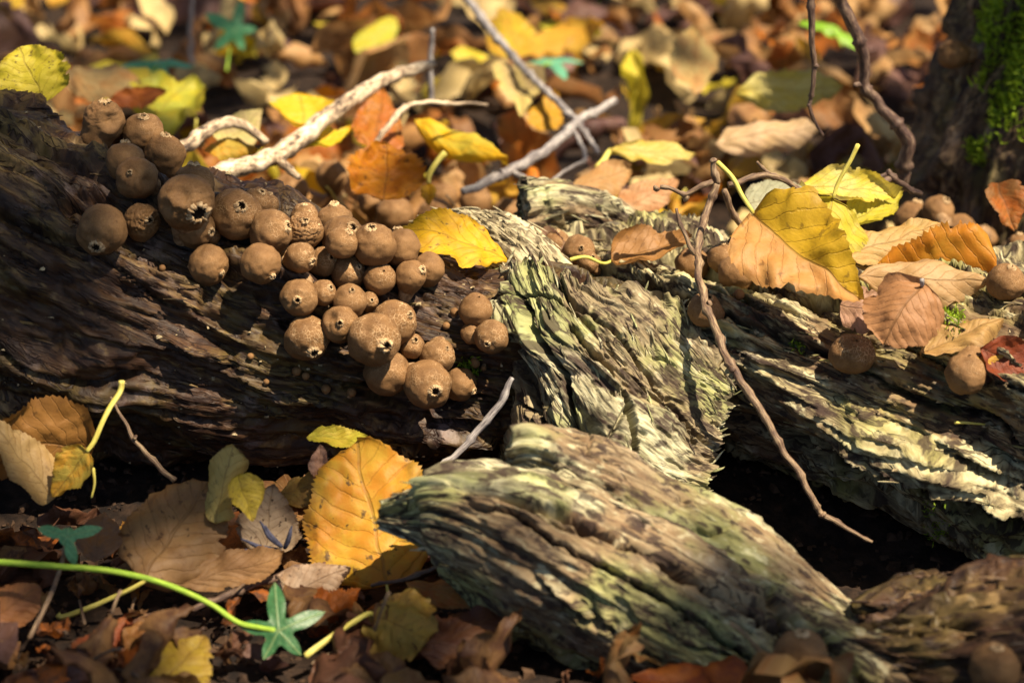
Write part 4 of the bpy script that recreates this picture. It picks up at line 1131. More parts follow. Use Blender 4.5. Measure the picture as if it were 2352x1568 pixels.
twig('short grey twig propped on the log below the puffball trio', 'twig_grey',
     [(1180, 862, -0.085, 1.4), (1165, 895, -0.088, 2.0), (1130, 950, -0.092, 2.3), (1085, 1005, -0.098, 2.2), (1040, 1050, -0.104, 2.0), (990, 1086, -0.110, 1.6)], seed=29)
twig('thin crossed twig standing in the dark gap under the log', 'twig_tan',
     [(248, 902, -0.100, 0.9), (275, 950, -0.105, 1.1), (310, 1010, -0.112, 1.4), (345, 1050, -0.118, 1.6), (380, 1085, -0.122, 1.8), (405, 1105, -0.125, 1.4)], buds=[(312, 1008, -0.113, 1.8, -10, -4)], seed=32)
twig('dark purplish twig half under the large orange leaf', 'twig_dark', [(435, 1400, -0.215, 1.6), (500, 1375, -0.205, 2.2), (560, 1350, -0.195, 2.4), (640, 1322, -0.185, 2.4), (700, 1300, -0.178, 2.0)], seed=35)
twig('thin red brown stalk under the tip of the cracked log', 'twig_dark', [(840, 1345, -0.20, 1.0), (900, 1335, -0.20, 1.2), (960, 1318, -0.20, 1.4), (1010, 1295, -0.20, 1.2)], seed=36)

# ------------------------------------------------------------------ leaves
LV, LF, = [], []
def leaf_geo(L, Wd, kind='ovate', nv=40, nw=24, seed=0, fold=0.0, cx=0.0, cy=0.0, tip=0.0, wave=0.03, pucker=0.006, teeth=0.05, twist=0.0, crump=0.0, ec=0.0):
    """blade in local space: +Y along the midrib, X across, Z up"""
    rg = random.Random(seed)
    v = np.linspace(0, 1, nv); w = np.linspace(-1, 1, nw)
    if kind == 'ovate':
        f = np.sin(np.pi * np.clip(v, 0, 1) ** 0.62) ** 0.72
        f = f * (1 - 0.18 * v)
    elif kind == 'round':
        f = np.sin(np.pi * v ** 0.78) ** 0.55
    elif kind == 'ellip':
        f = np.sin(np.pi * v ** 0.92) ** 0.85
    else:
        f = np.sin(np.pi * v ** 0.85) ** 1.1
    f = np.maximum(f, 0.012)
    asym = 1 + 0.08 * rg.uniform(-1, 1) * np.sin(np.pi * v)
    Vv, Ww = np.meshgrid(v, w, indexing='ij')
    edge = np.abs(Ww)
    tooth = np.where((np.arange(nv) % 2) == 1, 1 + teeth, 1 - teeth * 0.4)
    tooth = 1 + (tooth - 1) * np.array([rg.uniform(0.1, 1.1) for _ in range(nv)])
    tooth[:2] = 1; tooth[-2:] = 1
    hw = (f * asym)[:, None] * (1 + (tooth[:, None] - 1) * (edge > 0.98))
    n_edge = noise3(np.stack([Vv.ravel() * 5, np.sign(Ww).ravel() * 3, np.full(Vv.size, seed * 0.37)], -1), 3).reshape(Vv.shape)
    hw = hw * (1 + 0.07 * n_edge * edge)
    X = Ww * hw * Wd / 2
    Y = Vv * L + np.where((edge > 0.98) & ((np.arange(nv) % 2) == 1)[:, None], L / nv * 0.5, 0)
    ph = (Vv - 0.75 * np.abs(X / Wd)) * 8.0
    Z = pucker * L * (np.abs(np.sin(np.pi * (ph + 0.5))) ** 0.5 - 0.6) * np.minimum(1, np.abs(X) / (0.08 * Wd))
    P3 = np.stack([X.ravel() / L * 3, Y.ravel() / L * 3, np.full(X.size, seed * 0.71)], -1)
    Z = Z + (wave * L * fbm(P3, seed % 50, 3).reshape(X.shape)) * (0.4 + 0.9 * edge ** 1.5)
    Z = Z + np.abs(X) * math.tan(fold)
    Z = Z + ec * L * edge ** 4 * (0.5 + 1.2 * noise3(np.stack([Vv.ravel() * 3, np.sign(Ww).ravel() * 5, np.full(Vv.size, seed * 0.53)], -1), 8).reshape(Vv.shape))
    tear = sstep(0.30, 0.42, noise3(np.stack([Vv.ravel() * 9, np.sign(Ww).ravel() * 7, np.full(Vv.size, seed * 0.91)], -1), 6).reshape(Vv.shape))
    X = X * (1 - 0.16 * tear * edge ** 3)
    # bend across
    if abs(cx) > 1e-4:
        k = cx / (Wd / 2)
        kk = k * (1 + 0.25 * noise3(np.stack([Vv.ravel() * 2.3, Vv.ravel() * 0 + seed * 0.3, Vv.ravel() * 0], -1), 4).reshape(X.shape))
        a = X * kk
        X2 = np.sin(a) / kk - Z * np.sin(a)
        Z2 = (1 - np.cos(a)) / kk + Z * np.cos(a)
        X, Z = X2, Z2
    # bend along (with extra curl at the tip)
    ang = cy * Vv + tip * np.clip((Vv - 0.6) / 0.4, 0, 1) ** 2
    yc = np.zeros(nv); zc = np.zeros(nv)
    a1 = cy * v + tip * np.clip((v - 0.6) / 0.4, 0, 1) ** 2
    dl = L / (nv - 1)
    yc[1:] = np.cumsum(np.cos(a1[:-1]) * dl); zc[1:] = np.cumsum(np.sin(a1[:-1]) * dl)
    off = Y - Vv * L
    Yn = yc[:, None] + off * np.cos(ang) - Z * np.sin(ang)
    Zn = zc[:, None] + off * np.sin(ang) + Z * np.cos(ang)
    X, Y, Z = X, Yn, Zn
    if twist:
        ta = twist * Vv
        X, Z = X * np.cos(ta) - Z * np.sin(ta), X * np.sin(ta) + Z * np.cos(ta)
    V = np.stack([X, Y, Z], -1).reshape(-1, 3)
    if crump:
        q = V / L * 3.2 + seed
        V = V + crump * L * np.stack([fbm(q + 11 * k, k + 5, 2) for k in range(3)], -1)
    uv = np.stack([Ww * hw / 2, Vv], -1).reshape(-1, 2)
    return V, grid_faces(nv, nw), uv
MARG = {}
def leaf_margin(n, nvw=((44, 26), (70, 44), (22, 13), (10, 7))):
    if n not in MARG:
        for a, b in nvw:
            if a * b == n:
                w = np.abs(np.linspace(-1, 1, b))[None, :] * np.ones((a, 1))
                v = np.abs(np.linspace(-1, 1, a))[:, None] ** 3 * np.ones((1, b))
                MARG[n] = np.maximum(w, v * 0.9).ravel()
    return MARG[n]
def leaf_attrs(n, c1, c2, seed, spots=0.5, veins=1.0, right=None, uv=None):
    if right is not None:
        m = sstep(-0.01, 0.03, uv[:, 0] * (1 if right[1] else -1))[:, None]
        c1 = np.array(c1) * (1 - m) + np.array(right[0]) * m
        c2 = np.array(c2) * (1 - m) + np.array(right[0]) * 0.9 * m
    return dict(col={'leafcol': np.array(c1), 'leafcol2': np.array(c2)}, attrs={'leafpar': np.tile(np.array([[(seed * 1.37) % 40, spots, veins]]), (n, 1)), 'margin': leaf_margin(n)})
YEL = (0.74, 0.46, 0.012); YG = (0.50, 0.43, 0.025); ORG = (0.60, 0.21, 0.012); TAN = (0.48, 0.27, 0.10); BRN = (0.26, 0.115, 0.036)
PALE = (0.58, 0.45, 0.22); RED = (0.20, 0.045, 0.018); RUST = (0.42, 0.13, 0.02); OCH = (0.56, 0.31, 0.03); DKB = (0.11, 0.05, 0.028); PINK = (0.46, 0.28, 0.20); LEM = (0.68, 0.56, 0.07); MAU = (0.20, 0.11, 0.10)
leaf_seed = [100]
def pt(spec):
    u, v, dpt = spec
    if isinstance(dpt, tuple):
        return at_y(u, v, dpt[1])
    return surf(u, v, dpt)
def hero(label, base, tipp, wpx, c1, c2, roll=0.0, kind='ovate', fold=0.0, cx=0.0, cy=0.0, tip=0.0, wave=0.03, teeth=0.05, pucker=0.008, spots=0.5, veins=1.0, pet=None, twist=0.0, crump=0.02, up=0.6, petmat='stem_yellow', petr=0.9, nv=44, nw=26, group=None, nrm=None, name='fallen_leaf', right=None):
    leaf_seed[0] += 1
    sd = leaf_seed[0]
    a = pt(base); b = pt(tipp)
    Yd = (b - a)
    # arc shortens the chord: lengthen the blade to keep the ends
    L = Yd.length * (1 + 0.04 * (cy + 0.3 * tip) ** 2)
    Wm = wpx * px((a + b) / 2)
    Yd.normalize()
    # the chord of a bent blade is tilted by about cy/2
    nd = Vector(nrm) if nrm else (CAM - (a + b) / 2).normalized() + Vector((0, 0, up))
    Z = (nd - Yd * nd.dot(Yd)).normalized()
    q = Matrix.Rotation(R(roll), 3, Yd)
    Z = q @ Z
    qb = Matrix.Rotation(-(cy * 0.5 + tip * 0.08), 3, Yd.cross(Z))
    Yb = qb @ Yd; Zb = qb @ Z
    X = Yb.cross(Zb)
    V, F, uv = leaf_geo(L, Wm, kind, nv, nw, sd, fold, cx, cy, tip, wave * 1.5, pucker * 1.3, teeth, twist, crump * 2.0, ec=random.Random(sd).uniform(-0.14, 0.14))
    Mx = np.array([X, Yb, Zb])
    V = V @ Mx + np.array(a)
    low = V[V[:, 2].argmin()]
    root = thing(name, label, 'leaf', low, group)
    part(root, 'blade', V, F, M['leaf'], uv=uv, **leaf_attrs(len(V), c1, c2, sd, spots, veins, right, uv))
    bp = Vector(V.reshape(nv, nw, 3)[0].mean(0))
    if pet is None:
        e = bp - Yb * L * 0.35 + Zb * L * 0.05
        pts = [bp + Yb * 0.002, bp.lerp(e, 0.5) + Zb * L * 0.03, e]
    elif pet == 'none':
        pts = None
    else:
        pts = [bp + Yb * 0.002] + [pt(s) for s in pet]
    if pts:
        rr = np.linspace(petr * 0.8, petr * 1.15, len(pts)) * 0.001
        Vp, Fp, Gp = tube(pts, rr, sd, nt=8, nodea=0, wig=0.0002)
        part(root, 'petiole', Vp, Fp, M[petmat], attrs={'grain': Gp})
    return root

# leaves on and around the logs
hero('bright yellow green toothed leaf standing on the log beside the collapsed puffball', (100, 235, ('y', 0.09)), (45, 108, ('y', 0.105)), 175, YG, (0.55, 0.46, 0.04), kind='round', roll=-8, cx=0.35, teeth=0.06, spots=0.8, pet='none', wave=0.05)
hero('brilliant yellow curled leaf lying against the puffballs', (1165, 600, ('y', 0.005)), (905, 528, ('y', 0.0)), 150, YEL, (0.62, 0.36, 0.02), kind='ellip', roll=14, cx=0.75, cy=-0.5, tip=-0.4, spots=0.7, pet='none', wave=0.05, teeth=0.05)
hero('large two tone orange and yellow leaf hanging over the weathered log', (1728, 500, ('y', -0.030)), (1968, 690, ('y', -0.075)), 215, (0.50, 0.29, 0.10), (0.50, 0.25, 0.07), kind='ovate', roll=4, fold=0.38, cx=-0.5, cy=-0.35, tip=-0.5, spots=0.5, right=((0.58, 0.38, 0.02), False), pet=[(1705, 450, ('y', -0.025)), (1680, 405, ('y', -0.02)), (1640, 366, ('y', -0.015))], petr=1.4, wave=0.06)
hero('yellow green leaf folded behind the two tone leaf with an upright stalk', (1912, 458, ('y', 0.00)), (1880, 580, ('y', -0.03)), 190, YG, (0.50, 0.42, 0.05), kind='round', roll=-10, fold=-0.35, spots=0.6, pet=[(1925, 420, ('y', 0.002)), (1950, 375, ('y', 0.004)), (1976, 322, ('y', 0.006))], petr=1.3)
hero('pale lemon leaf behind the twig fork', (1840, 420, ('y', 0.05)), (2060, 450, ('y', 0.05)), 110, LEM, (0.58, 0.50, 0.16), kind='ellip', roll=-10, cx=0.5, spots=0.25, pet='none')
hero('olive yellow leaf under the dark forked twig', (1930, 520, ('y', 0.03)), (2072, 440, ('y', 0.06)), 95, (0.42, 0.38, 0.05), YG, kind='ellip', roll=0, cx=0.4, spots=0.4, pet='none')
hero('crumpled yellow scrap between puffball and two tone leaf', (1700, 560, ('y', -0.01)), (1790, 590, ('y', -0.02)), 70, LEM, YG, kind='round', roll=20, cx=0.6, spots=0.5, pet='none', wave=0.08)
hero('deep orange toothed leaf arched on the leaf pile', (2290, 630, ('y', -0.02)), (2010, 608, ('y', 0.00)), 240, (0.52, 0.21, 0.015), (0.48, 0.24, 0.02), kind='ovate', roll=-34, fold=0.2, cx=-0.35, spots=0.4, teeth=0.08, pet='none')
hero('buff rolled leaf lying below the orange toothed leaf', (1975, 640, ('y', -0.045)), (2268, 645, ('y', -0.045)), 150, (0.50, 0.34, 0.17), (0.46, 0.29, 0.13), kind='ellip', roll=12, cx=-1.0, spots=0.25, pet='none', teeth=0.01)
hero('buff rolled leaf behind the orange toothed leaf', (1925, 590, ('y', -0.005)), (2170, 520, ('y', 0.02)), 120, (0.50, 0.36, 0.15), (0.50, 0.30, 0.09), kind='ellip', roll=-5, cx=-1.1, spots=0.4, pet='none', teeth=0.02)
hero('brown ribbed leaf curled over like a hood on the log', (2120, 655, ('y', -0.085)), (2030, 790, ('y', -0.105)), 205, (0.42, 0.22, 0.10), (0.36, 0.185, 0.08), kind='round', roll=0, cx=-1.25, cy=-1.15, pucker=0.022, spots=0.1, veins=1.4, teeth=0.0, pet=[(2118, 655, ('y', -0.088)), (2117, 640, ('y', -0.09))], petmat='twig_grey', petr=1.2)
hero('pinkish brown leaf flattened under the ribbed one', (1930, 700, ('y', -0.06)), (2040, 720, ('y', -0.07)), 110, PINK, (0.40, 0.24, 0.15), kind='round', roll=10, cx=-0.3, spots=0.2, pet='none', teeth=0.01)
hero('tan leaf half folded beside the pear shaped puffball', (2110, 812, ('y', -0.095)), (2305, 730, ('y', -0.08)), 105, (0.46, 0.30, 0.11), (0.42, 0.25, 0.09), kind='ellip', roll=-14, fold=0.35, cx=0.2, spots=0.4, pet='none')
hero('curled tan leaf edge over the dark red leaf', (2200, 822, ('y', -0.105)), (2345, 790, ('y', -0.10)), 70, (0.46, 0.28, 0.07), OCH, kind='ellip', roll=-30, cx=-0.7, spots=0.3, pet='none')
hero('dark red glossy leaf beside the pear shaped puffball', (2250, 800, ('y', -0.105)), (2380, 850, ('y', -0.11)), 110, RED, (0.26, 0.055, 0.015), kind='ellip', roll=14, cx=0.3, spots=0.3, pet='none', teeth=0.02)
hero('shrivelled maroon leaf scrap behind the pear shaped puffball', (2270, 800, ('y', -0.100)), (2265, 880, ('y', -0.11)), 60, DKB, (0.15, 0.06, 0.05), kind='ellip', roll=-20, fold=0.5, spots=0.4, pet='none', wave=0.08)
hero('folded brown leaf standing at the foot of the mossy stump', (2290, 420, ('y', 0.10)), (2330, 530, ('y', 0.08)), 110, (0.30, 0.14, 0.04), RUST, kind='ovate', roll=-15, fold=0.6, spots=0.3, pet='none')
hero('brown orange curled leaf bridging the stump piece and log', (1405, 600, ('y', 0.02)), (1590, 545, ('y', 0.035)), 130, (0.36, 0.18, 0.05), (0.40, 0.22, 0.09), kind='ovate', roll=-16, fold=0.25, cx=0.55, spots=0.3, pet=[(1385, 604, ('y', 0.018)), (1345, 590, ('y', 0.015)), (1300, 598, ('y', 0.01))], petr=1.1)
hero('pinkish curled leaf scrap beside the puffballs behind the stump piece', (1225, 535, ('y', 0.085)), (1320, 625, ('y', 0.04)), 70, PINK, (0.52, 0.36, 0.22), kind='ellip', roll=20, fold=0.5, spots=0.1, pet='none')
hero('burnt orange ragged leaf glowing behind the puffballs', (880, 455, ('y', 0.15)), (890, 330, ('y', 0.19)), 190, (0.62, 0.26, 0.012), (0.52, 0.18, 0.01), kind='round', roll=0, cx=0.6, cy=0.3, wave=0.10, teeth=0.12, spots=0.7, pet='none')
hero('curled yellow leaf lying behind the burnt orange leaf', (950, 285, ('y', 0.30)), (1165, 358, ('y', 0.25)), 120, YEL, (0.56, 0.46, 0.05), kind='ellip', roll=-8, cx=-0.9, spots=0.2, pet='none')
hero('rusty leaf leaning behind the whitish twig', (860, 350, ('y', 0.24)), (880, 205, ('y', 0.30)), 130, RUST, (0.42, 0.17, 0.02), roll=12, spots=0.7, pet='none', wave=0.07)
hero('small yellow leaf with an upright pale stalk', (985, 420, ('y', 0.20)), (985, 470, ('y', 0.18)), 40, YEL, OCH, kind='ellip', fold=0.4, pet=[(985, 405, ('y', 0.20)), (1005, 370, ('y', 0.205)), (1028, 345, ('y', 0.21))], petr=2.0)
hero('bright yellow leaf under the pale branch', (700, 295, ('y', 0.30)), (690, 215, ('y', 0.33)), 150, (0.62, 0.50, 0.04), YEL, kind='round', roll=10, cx=0.4, spots=0.15, pet='none')
hero('yellow leaf in front of the pale branch bend', (680, 345, ('y', 0.22)), (815, 298, ('y', 0.26)), 75, (0.60, 0.52, 0.04), YEL, kind='ellip', roll=-20, cx=0.4, spots=0.15, pet='none')
hero('straw coloured leaf propped behind the branch fork', (505, 345, ('y', 0.24)), (600, 250, ('y', 0.28)), 95, (0.62, 0.54, 0.22), PALE, kind='ovate', roll=10, spots=0.1, pet='none')
hero('ochre leaf below the thin arm of the pale branch', (470, 345, ('y', 0.21)), (590, 340, ('y', 0.21)), 70, OCH, (0.46, 0.34, 0.05), kind='ellip', roll=0, spots=0.2, pet='none')
hero('yellow green leaf with pale tips near the log top', (330, 290, ('y', 0.35)), (440, 180, ('y', 0.42)), 170, (0.40, 0.42, 0.05), YG, kind='round', roll=-8, cx=0.5, wave=0.09, spots=0.3, pet='none')
hero('dark red brown leaf lying across the yellow green one', (250, 235, ('y', 0.36)), (385, 215, ('y', 0.36)), 55, (0.26, 0.07, 0.015), RUST, kind='ellip', roll=0, spots=0.2, pet='none')
hero('buff leaf lying flat behind the log top', (140, 170, ('y', 0.50)), (330, 205, ('y', 0.45)), 100, (0.50, 0.37, 0.17), TAN, kind='ellip', roll=0, cx=-0.5, spots=0.2, pet='none')
hero('long yellow green leaf standing among the far litter', (815, 120, ('y', 0.72)), (915, 40, ('y', 0.78)), 75, (0.46, 0.48, 0.08), YG, kind='ellip', roll=-5, spots=0.2, pet='none')
hero('vivid lemon yellow leaf in the far litter', (1240, 60, ('y', 0.95)), (1385, 75, ('y', 0.92)), 75, (0.66, 0.62, 0.02), (0.60, 0.58, 0.03), kind='ellip', roll=-5, cx=-0.5, spots=0.05, pet='none', wave=0.08)
hero('tall golden leaf crossed by the slender grey twig', (1190, 130, ('y', 0.62)), (1160, 15, ('y', 0.70)), 130, (0.55, 0.40, 0.03), OCH, kind='ovate', roll=8, spots=0.1, pet='none')
hero('pale straw leaf hanging below the slender grey twig', (1180, 150, ('y', 0.50)), (1200, 265, ('y', 0.42)), 130, PALE, (0.60, 0.50, 0.18), kind='ovate', roll=-10, fold=0.35, spots=0.1, pet='none')
hero('golden leaf between the two grey twigs', (1240, 300, ('y', 0.40)), (1275, 215, ('y', 0.44)), 90, (0.52, 0.30, 0.02), OCH, kind='ovate', spots=0.1, pet='none')
hero('upright buff leaf in the far litter', (1590, 215, ('y', 0.50)), (1590, 65, ('y', 0.58)), 110, (0.56, 0.44, 0.18), TAN, kind='ellip', roll=12, cx=0.6, spots=0.1, pet='none')
hero('broad pale yellow leaf folded flat behind the drooping twig', (1690, 215, ('y', 0.45)), (1935, 195, ('y', 0.45)), 120, (0.60, 0.54, 0.20), (0.56, 0.46, 0.08), kind='ellip', roll=0, cx=-0.4, fold=0.3, spots=0.1, pet='none', wave=0.07)
hero('buff leaf rolled into a tube behind the drooping twig', (1640, 325, ('y', 0.30)), (1890, 290, ('y', 0.32)), 120, (0.58, 0.42, 0.26), (0.52, 0.37, 0.20), kind='ellip', roll=0, cx=-1.5, spots=0.05, pet='none', teeth=0)
hero('pale leaf with a pointing stalk behind the branch stub', (1400, 345, ('y', 0.26)), (1600, 350, ('y', 0.27)), 75, (0.60, 0.50, 0.16), (0.52, 0.40, 0.06), kind='ellip', roll=-10, cx=0.3, spots=0.15, pet=[(1398, 350, ('y', 0.26)), (1385, 370, ('y', 0.25)), (1365, 392, ('y', 0.24))], petr=2.2)
hero('rolled brown leaf behind the branch stub', (1310, 435, ('y', 0.19)), (1450, 385, ('y', 0.22)), 80, (0.44, 0.28, 0.12), TAN, kind='ellip', roll=0, cx=-1.2, spots=0.1, pet='none')
hero('peach coloured leaf beside the end of the branch stub', (1425, 480, ('y', 0.17)), (1560, 415, ('y', 0.19)), 100, (0.56, 0.34, 0.18), (0.48, 0.24, 0.10), kind='ovate', roll=0, cx=-0.4, spots=0.1, pet='none')
hero('grey green lichened leaf below the twig fork', (1720, 470, ('y', 0.08)), (1850, 440, ('y', 0.10)), 110, (0.34, 0.35, 0.24), (0.42, 0.42, 0.30), kind='round', roll=0, cx=-0.3, spots=0.5, pet='none')
# foreground leaves
hero('brown leaf folded like a tent in the dark gap under the log', (215, 1030, ('y', -0.115)), (-40, 1010, ('y', -0.14)), 200, (0.27, 0.13, 0.03), (0.32, 0.16, 0.04), kind='round', roll=-48, cx=-0.5, fold=0.15, spots=0.5, pet='none')
hero('buff underside of a folded leaf drooping under the log', (130, 1145, ('y', -0.150)), (-30, 960, ('y', -0.145)), 140, (0.42, 0.29, 0.12), (0.38, 0.25, 0.10), kind='ovate', roll=18, cx=0.3, spots=0.3, pet='none', teeth=0.06)
hero('small yellow heart of a folded leaf with a tall yellow stalk', (205, 1035, ('y', -0.150)), (120, 1140, ('y', -0.158)), 110, (0.46, 0.36, 0.06), OCH, kind='ovate', roll=10, cx=0.4, spots=0.4, pet=[(215, 1015, ('y', -0.148)), (245, 950, ('y', -0.14)), (275, 900, ('y', -0.13)), (280, 868, ('y', -0.128))], petr=1.5)
hero('large orange and yellow spotted leaf leaning on the cracked log tip', (885, 1345, ('y', -0.185)), (820, 1015, ('y', -0.130)), 330, (0.56, 0.25, 0.02), (0.58, 0.37, 0.04), kind='round', roll=-6, cx=0.25, cy=0.10, spots=1.0, wave=0.03, teeth=0.05, pet=[(890, 1352, ('y', -0.186)), (895, 1375, ('y', -0.188))], nv=70, nw=44)
hero('yellow green toothed leaf edge behind the large spotted leaf', (700, 1000, ('y', -0.115)), (860, 1015, ('y', -0.12)), 60, (0.46, 0.42, 0.04), (0.52, 0.40, 0.04), kind='ellip', roll=-10, cx=0.3, spots=0.3, pet='none', teeth=0.1)
hero('crinkled pinkish leaf scrap beside the large spotted leaf', (735, 1120, ('y', -0.14)), (735, 1020, ('y', -0.13)), 50, PINK, (0.44, 0.26, 0.18), kind='ellip', roll=0, fold=0.5, wave=0.10, spots=0.2, pet='none')
hero('broad brown leaf with dark blotches leaning on the litter', (330, 1330, ('y', -0.205)), (480, 1110, ('y', -0.155)), 260, (0.29, 0.17, 0.07), (0.24, 0.13, 0.05), kind='round', roll=0, cx=-0.35, spots=0.9, pet=[(322, 1340, ('y', -0.207)), (240, 1380, ('y', -0.21)), (150, 1415, ('y', -0.215)), (130, 1408, ('y', -0.215))], petr=1.4, veins=1.3)
hero('pale yellow leaf rolled into a scroll standing on the brown leaf', (495, 1200, ('y', -0.175)), (535, 1022, ('y', -0.150)), 150, (0.46, 0.37, 0.12), (0.50, 0.40, 0.14), kind='ellip', roll=10, cx=-2.7, spots=0.6, pet='none')
hero('small yellow flap hanging from the scrolled leaf', (545, 1090, ('y', -0.170)), (580, 1195, ('y', -0.178)), 90, (0.54, 0.42, 0.05), (0.42, 0.33, 0.05), kind='ovate', roll=-15, fold=0.4, spots=0.5, pet='none')
hero('grey buff leaf with torn holes behind the large spotted leaf', (610, 1270, ('y', -0.165)), (625, 1115, ('y', -0.140)), 150, (0.40, 0.30, 0.20), (0.36, 0.26, 0.17), kind='ovate', roll=8, spots=1.0, pet='none')
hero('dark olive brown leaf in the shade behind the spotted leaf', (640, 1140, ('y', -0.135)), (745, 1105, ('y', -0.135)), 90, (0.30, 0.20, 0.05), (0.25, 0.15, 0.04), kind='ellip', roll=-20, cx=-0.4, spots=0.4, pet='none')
hero('pale blotched leaf lying below the large spotted leaf', (640, 1380, ('y', -0.205)), (800, 1300, ('y', -0.190)), 120, (0.48, 0.36, 0.26), (0.40, 0.27, 0.17), kind='ovate', roll=10, spots=0.8, pet='none')
hero('long brown leaf lying under the twig', (410, 1345, ('y', -0.20)), (660, 1275, ('y', -0.185)), 90, (0.33, 0.19, 0.08), (0.28, 0.15, 0.06), kind='ellip', roll=0, cx=-0.3, spots=0.3, pet='none')
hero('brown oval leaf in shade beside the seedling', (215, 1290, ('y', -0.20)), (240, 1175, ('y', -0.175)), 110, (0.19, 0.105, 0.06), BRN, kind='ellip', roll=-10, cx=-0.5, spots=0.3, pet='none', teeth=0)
hero('crumpled ochre leaf with a long pale stalk', (850, 1405, ('y', -0.235)), (990, 1470, ('y', -0.26)), 210, (0.42, 0.30, 0.06), (0.46, 0.28, 0.06), kind='round', roll=10, cx=-0.6, wave=0.08, spots=0.6, pet=[(840, 1412, ('y', -0.24)), (770, 1455, ('y', -0.25)), (690, 1515, ('y', -0.262))], petr=1.5)
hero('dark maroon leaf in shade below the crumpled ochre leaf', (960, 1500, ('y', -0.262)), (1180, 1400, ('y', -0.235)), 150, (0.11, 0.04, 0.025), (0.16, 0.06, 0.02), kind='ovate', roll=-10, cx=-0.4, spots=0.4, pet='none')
hero('orange brown leaf edge under the cracked log', (930, 1330, ('y', -0.205)), (1160, 1390, ('y', -0.225)), 90, (0.40, 0.20, 0.05), RUST, kind='ellip', roll=-20, cx=-0.4, spots=0.3, pet='none')
hero('rusty star pointed leaf between the pale leaves', (730, 1400, ('y', -0.225)), (830, 1350, ('y', -0.205)), 90, (0.36, 0.10, 0.015), RUST, kind='ovate', roll=0, wave=0.1, teeth=0.2, spots=0.2, pet='none')
hero('mustard leaf in the dark front litter', (360, 1580, ('y', -0.30)), (470, 1460, ('y', -0.265)), 200, (0.38, 0.27, 0.03), (0.30, 0.19, 0.03), kind='ovate', roll=-8, spots=0.5, pet='none')
hero('deep red curved leaf in the dark front litter', (150, 1560, ('y', -0.29)), (290, 1420, ('y', -0.25)), 110, (0.24, 0.07, 0.015), RED, kind='ellip', roll=20, cx=-0.6, spots=0.3, pet='none')
hero('red brown cupped leaf beside the climbing shoot', (-20, 1420, ('y', -0.245)), (90, 1345, ('y', -0.225)), 110, (0.32, 0.13, 0.05), (0.38, 0.17, 0.06), kind='round', roll=0, cx=-0.5, spots=0.2, pet='none')
hero('brown torn leaf standing in front of the seedling', (290, 1500, ('y', -0.27)), (390, 1410, ('y', -0.245)), 90, (0.30, 0.16, 0.05), BRN, kind='ovate', roll=0, fold=0.5, wave=0.1, spots=0.4, pet='none')

# random litter: leaves one can tell apart are objects, the rest is one mass
def blocked(x, y, rad=0.02):
    for k in ('A', 'B', 'C', 'C2', 'D', 'E', 'F', 'B2', 'B3'):
        h = BV[k].ray_cast(Vector((x, y, 1.0)), Vector((0, 0, -1)))
        if h[0] is not None and h[0].z > 0.012:
            return True
    return False
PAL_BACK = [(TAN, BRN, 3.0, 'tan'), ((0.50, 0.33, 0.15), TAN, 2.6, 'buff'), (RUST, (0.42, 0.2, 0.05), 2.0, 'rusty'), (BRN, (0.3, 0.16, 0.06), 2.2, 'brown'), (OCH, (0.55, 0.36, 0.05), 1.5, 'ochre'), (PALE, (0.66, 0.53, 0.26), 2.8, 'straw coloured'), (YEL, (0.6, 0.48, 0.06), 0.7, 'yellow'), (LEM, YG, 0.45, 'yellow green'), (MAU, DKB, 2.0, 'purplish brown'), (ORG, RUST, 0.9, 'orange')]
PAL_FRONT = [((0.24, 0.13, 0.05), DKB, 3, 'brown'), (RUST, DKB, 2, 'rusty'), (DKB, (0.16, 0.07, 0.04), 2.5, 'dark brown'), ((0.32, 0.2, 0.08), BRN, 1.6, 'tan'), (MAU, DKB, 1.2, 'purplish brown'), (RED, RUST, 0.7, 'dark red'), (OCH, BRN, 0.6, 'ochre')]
def pick(pal):
    t = random.uniform(0, sum(p[2] for p in pal))
    for p in pal:
        t -= p[2]
        if t <= 0:
            return p
    return pal[-1]
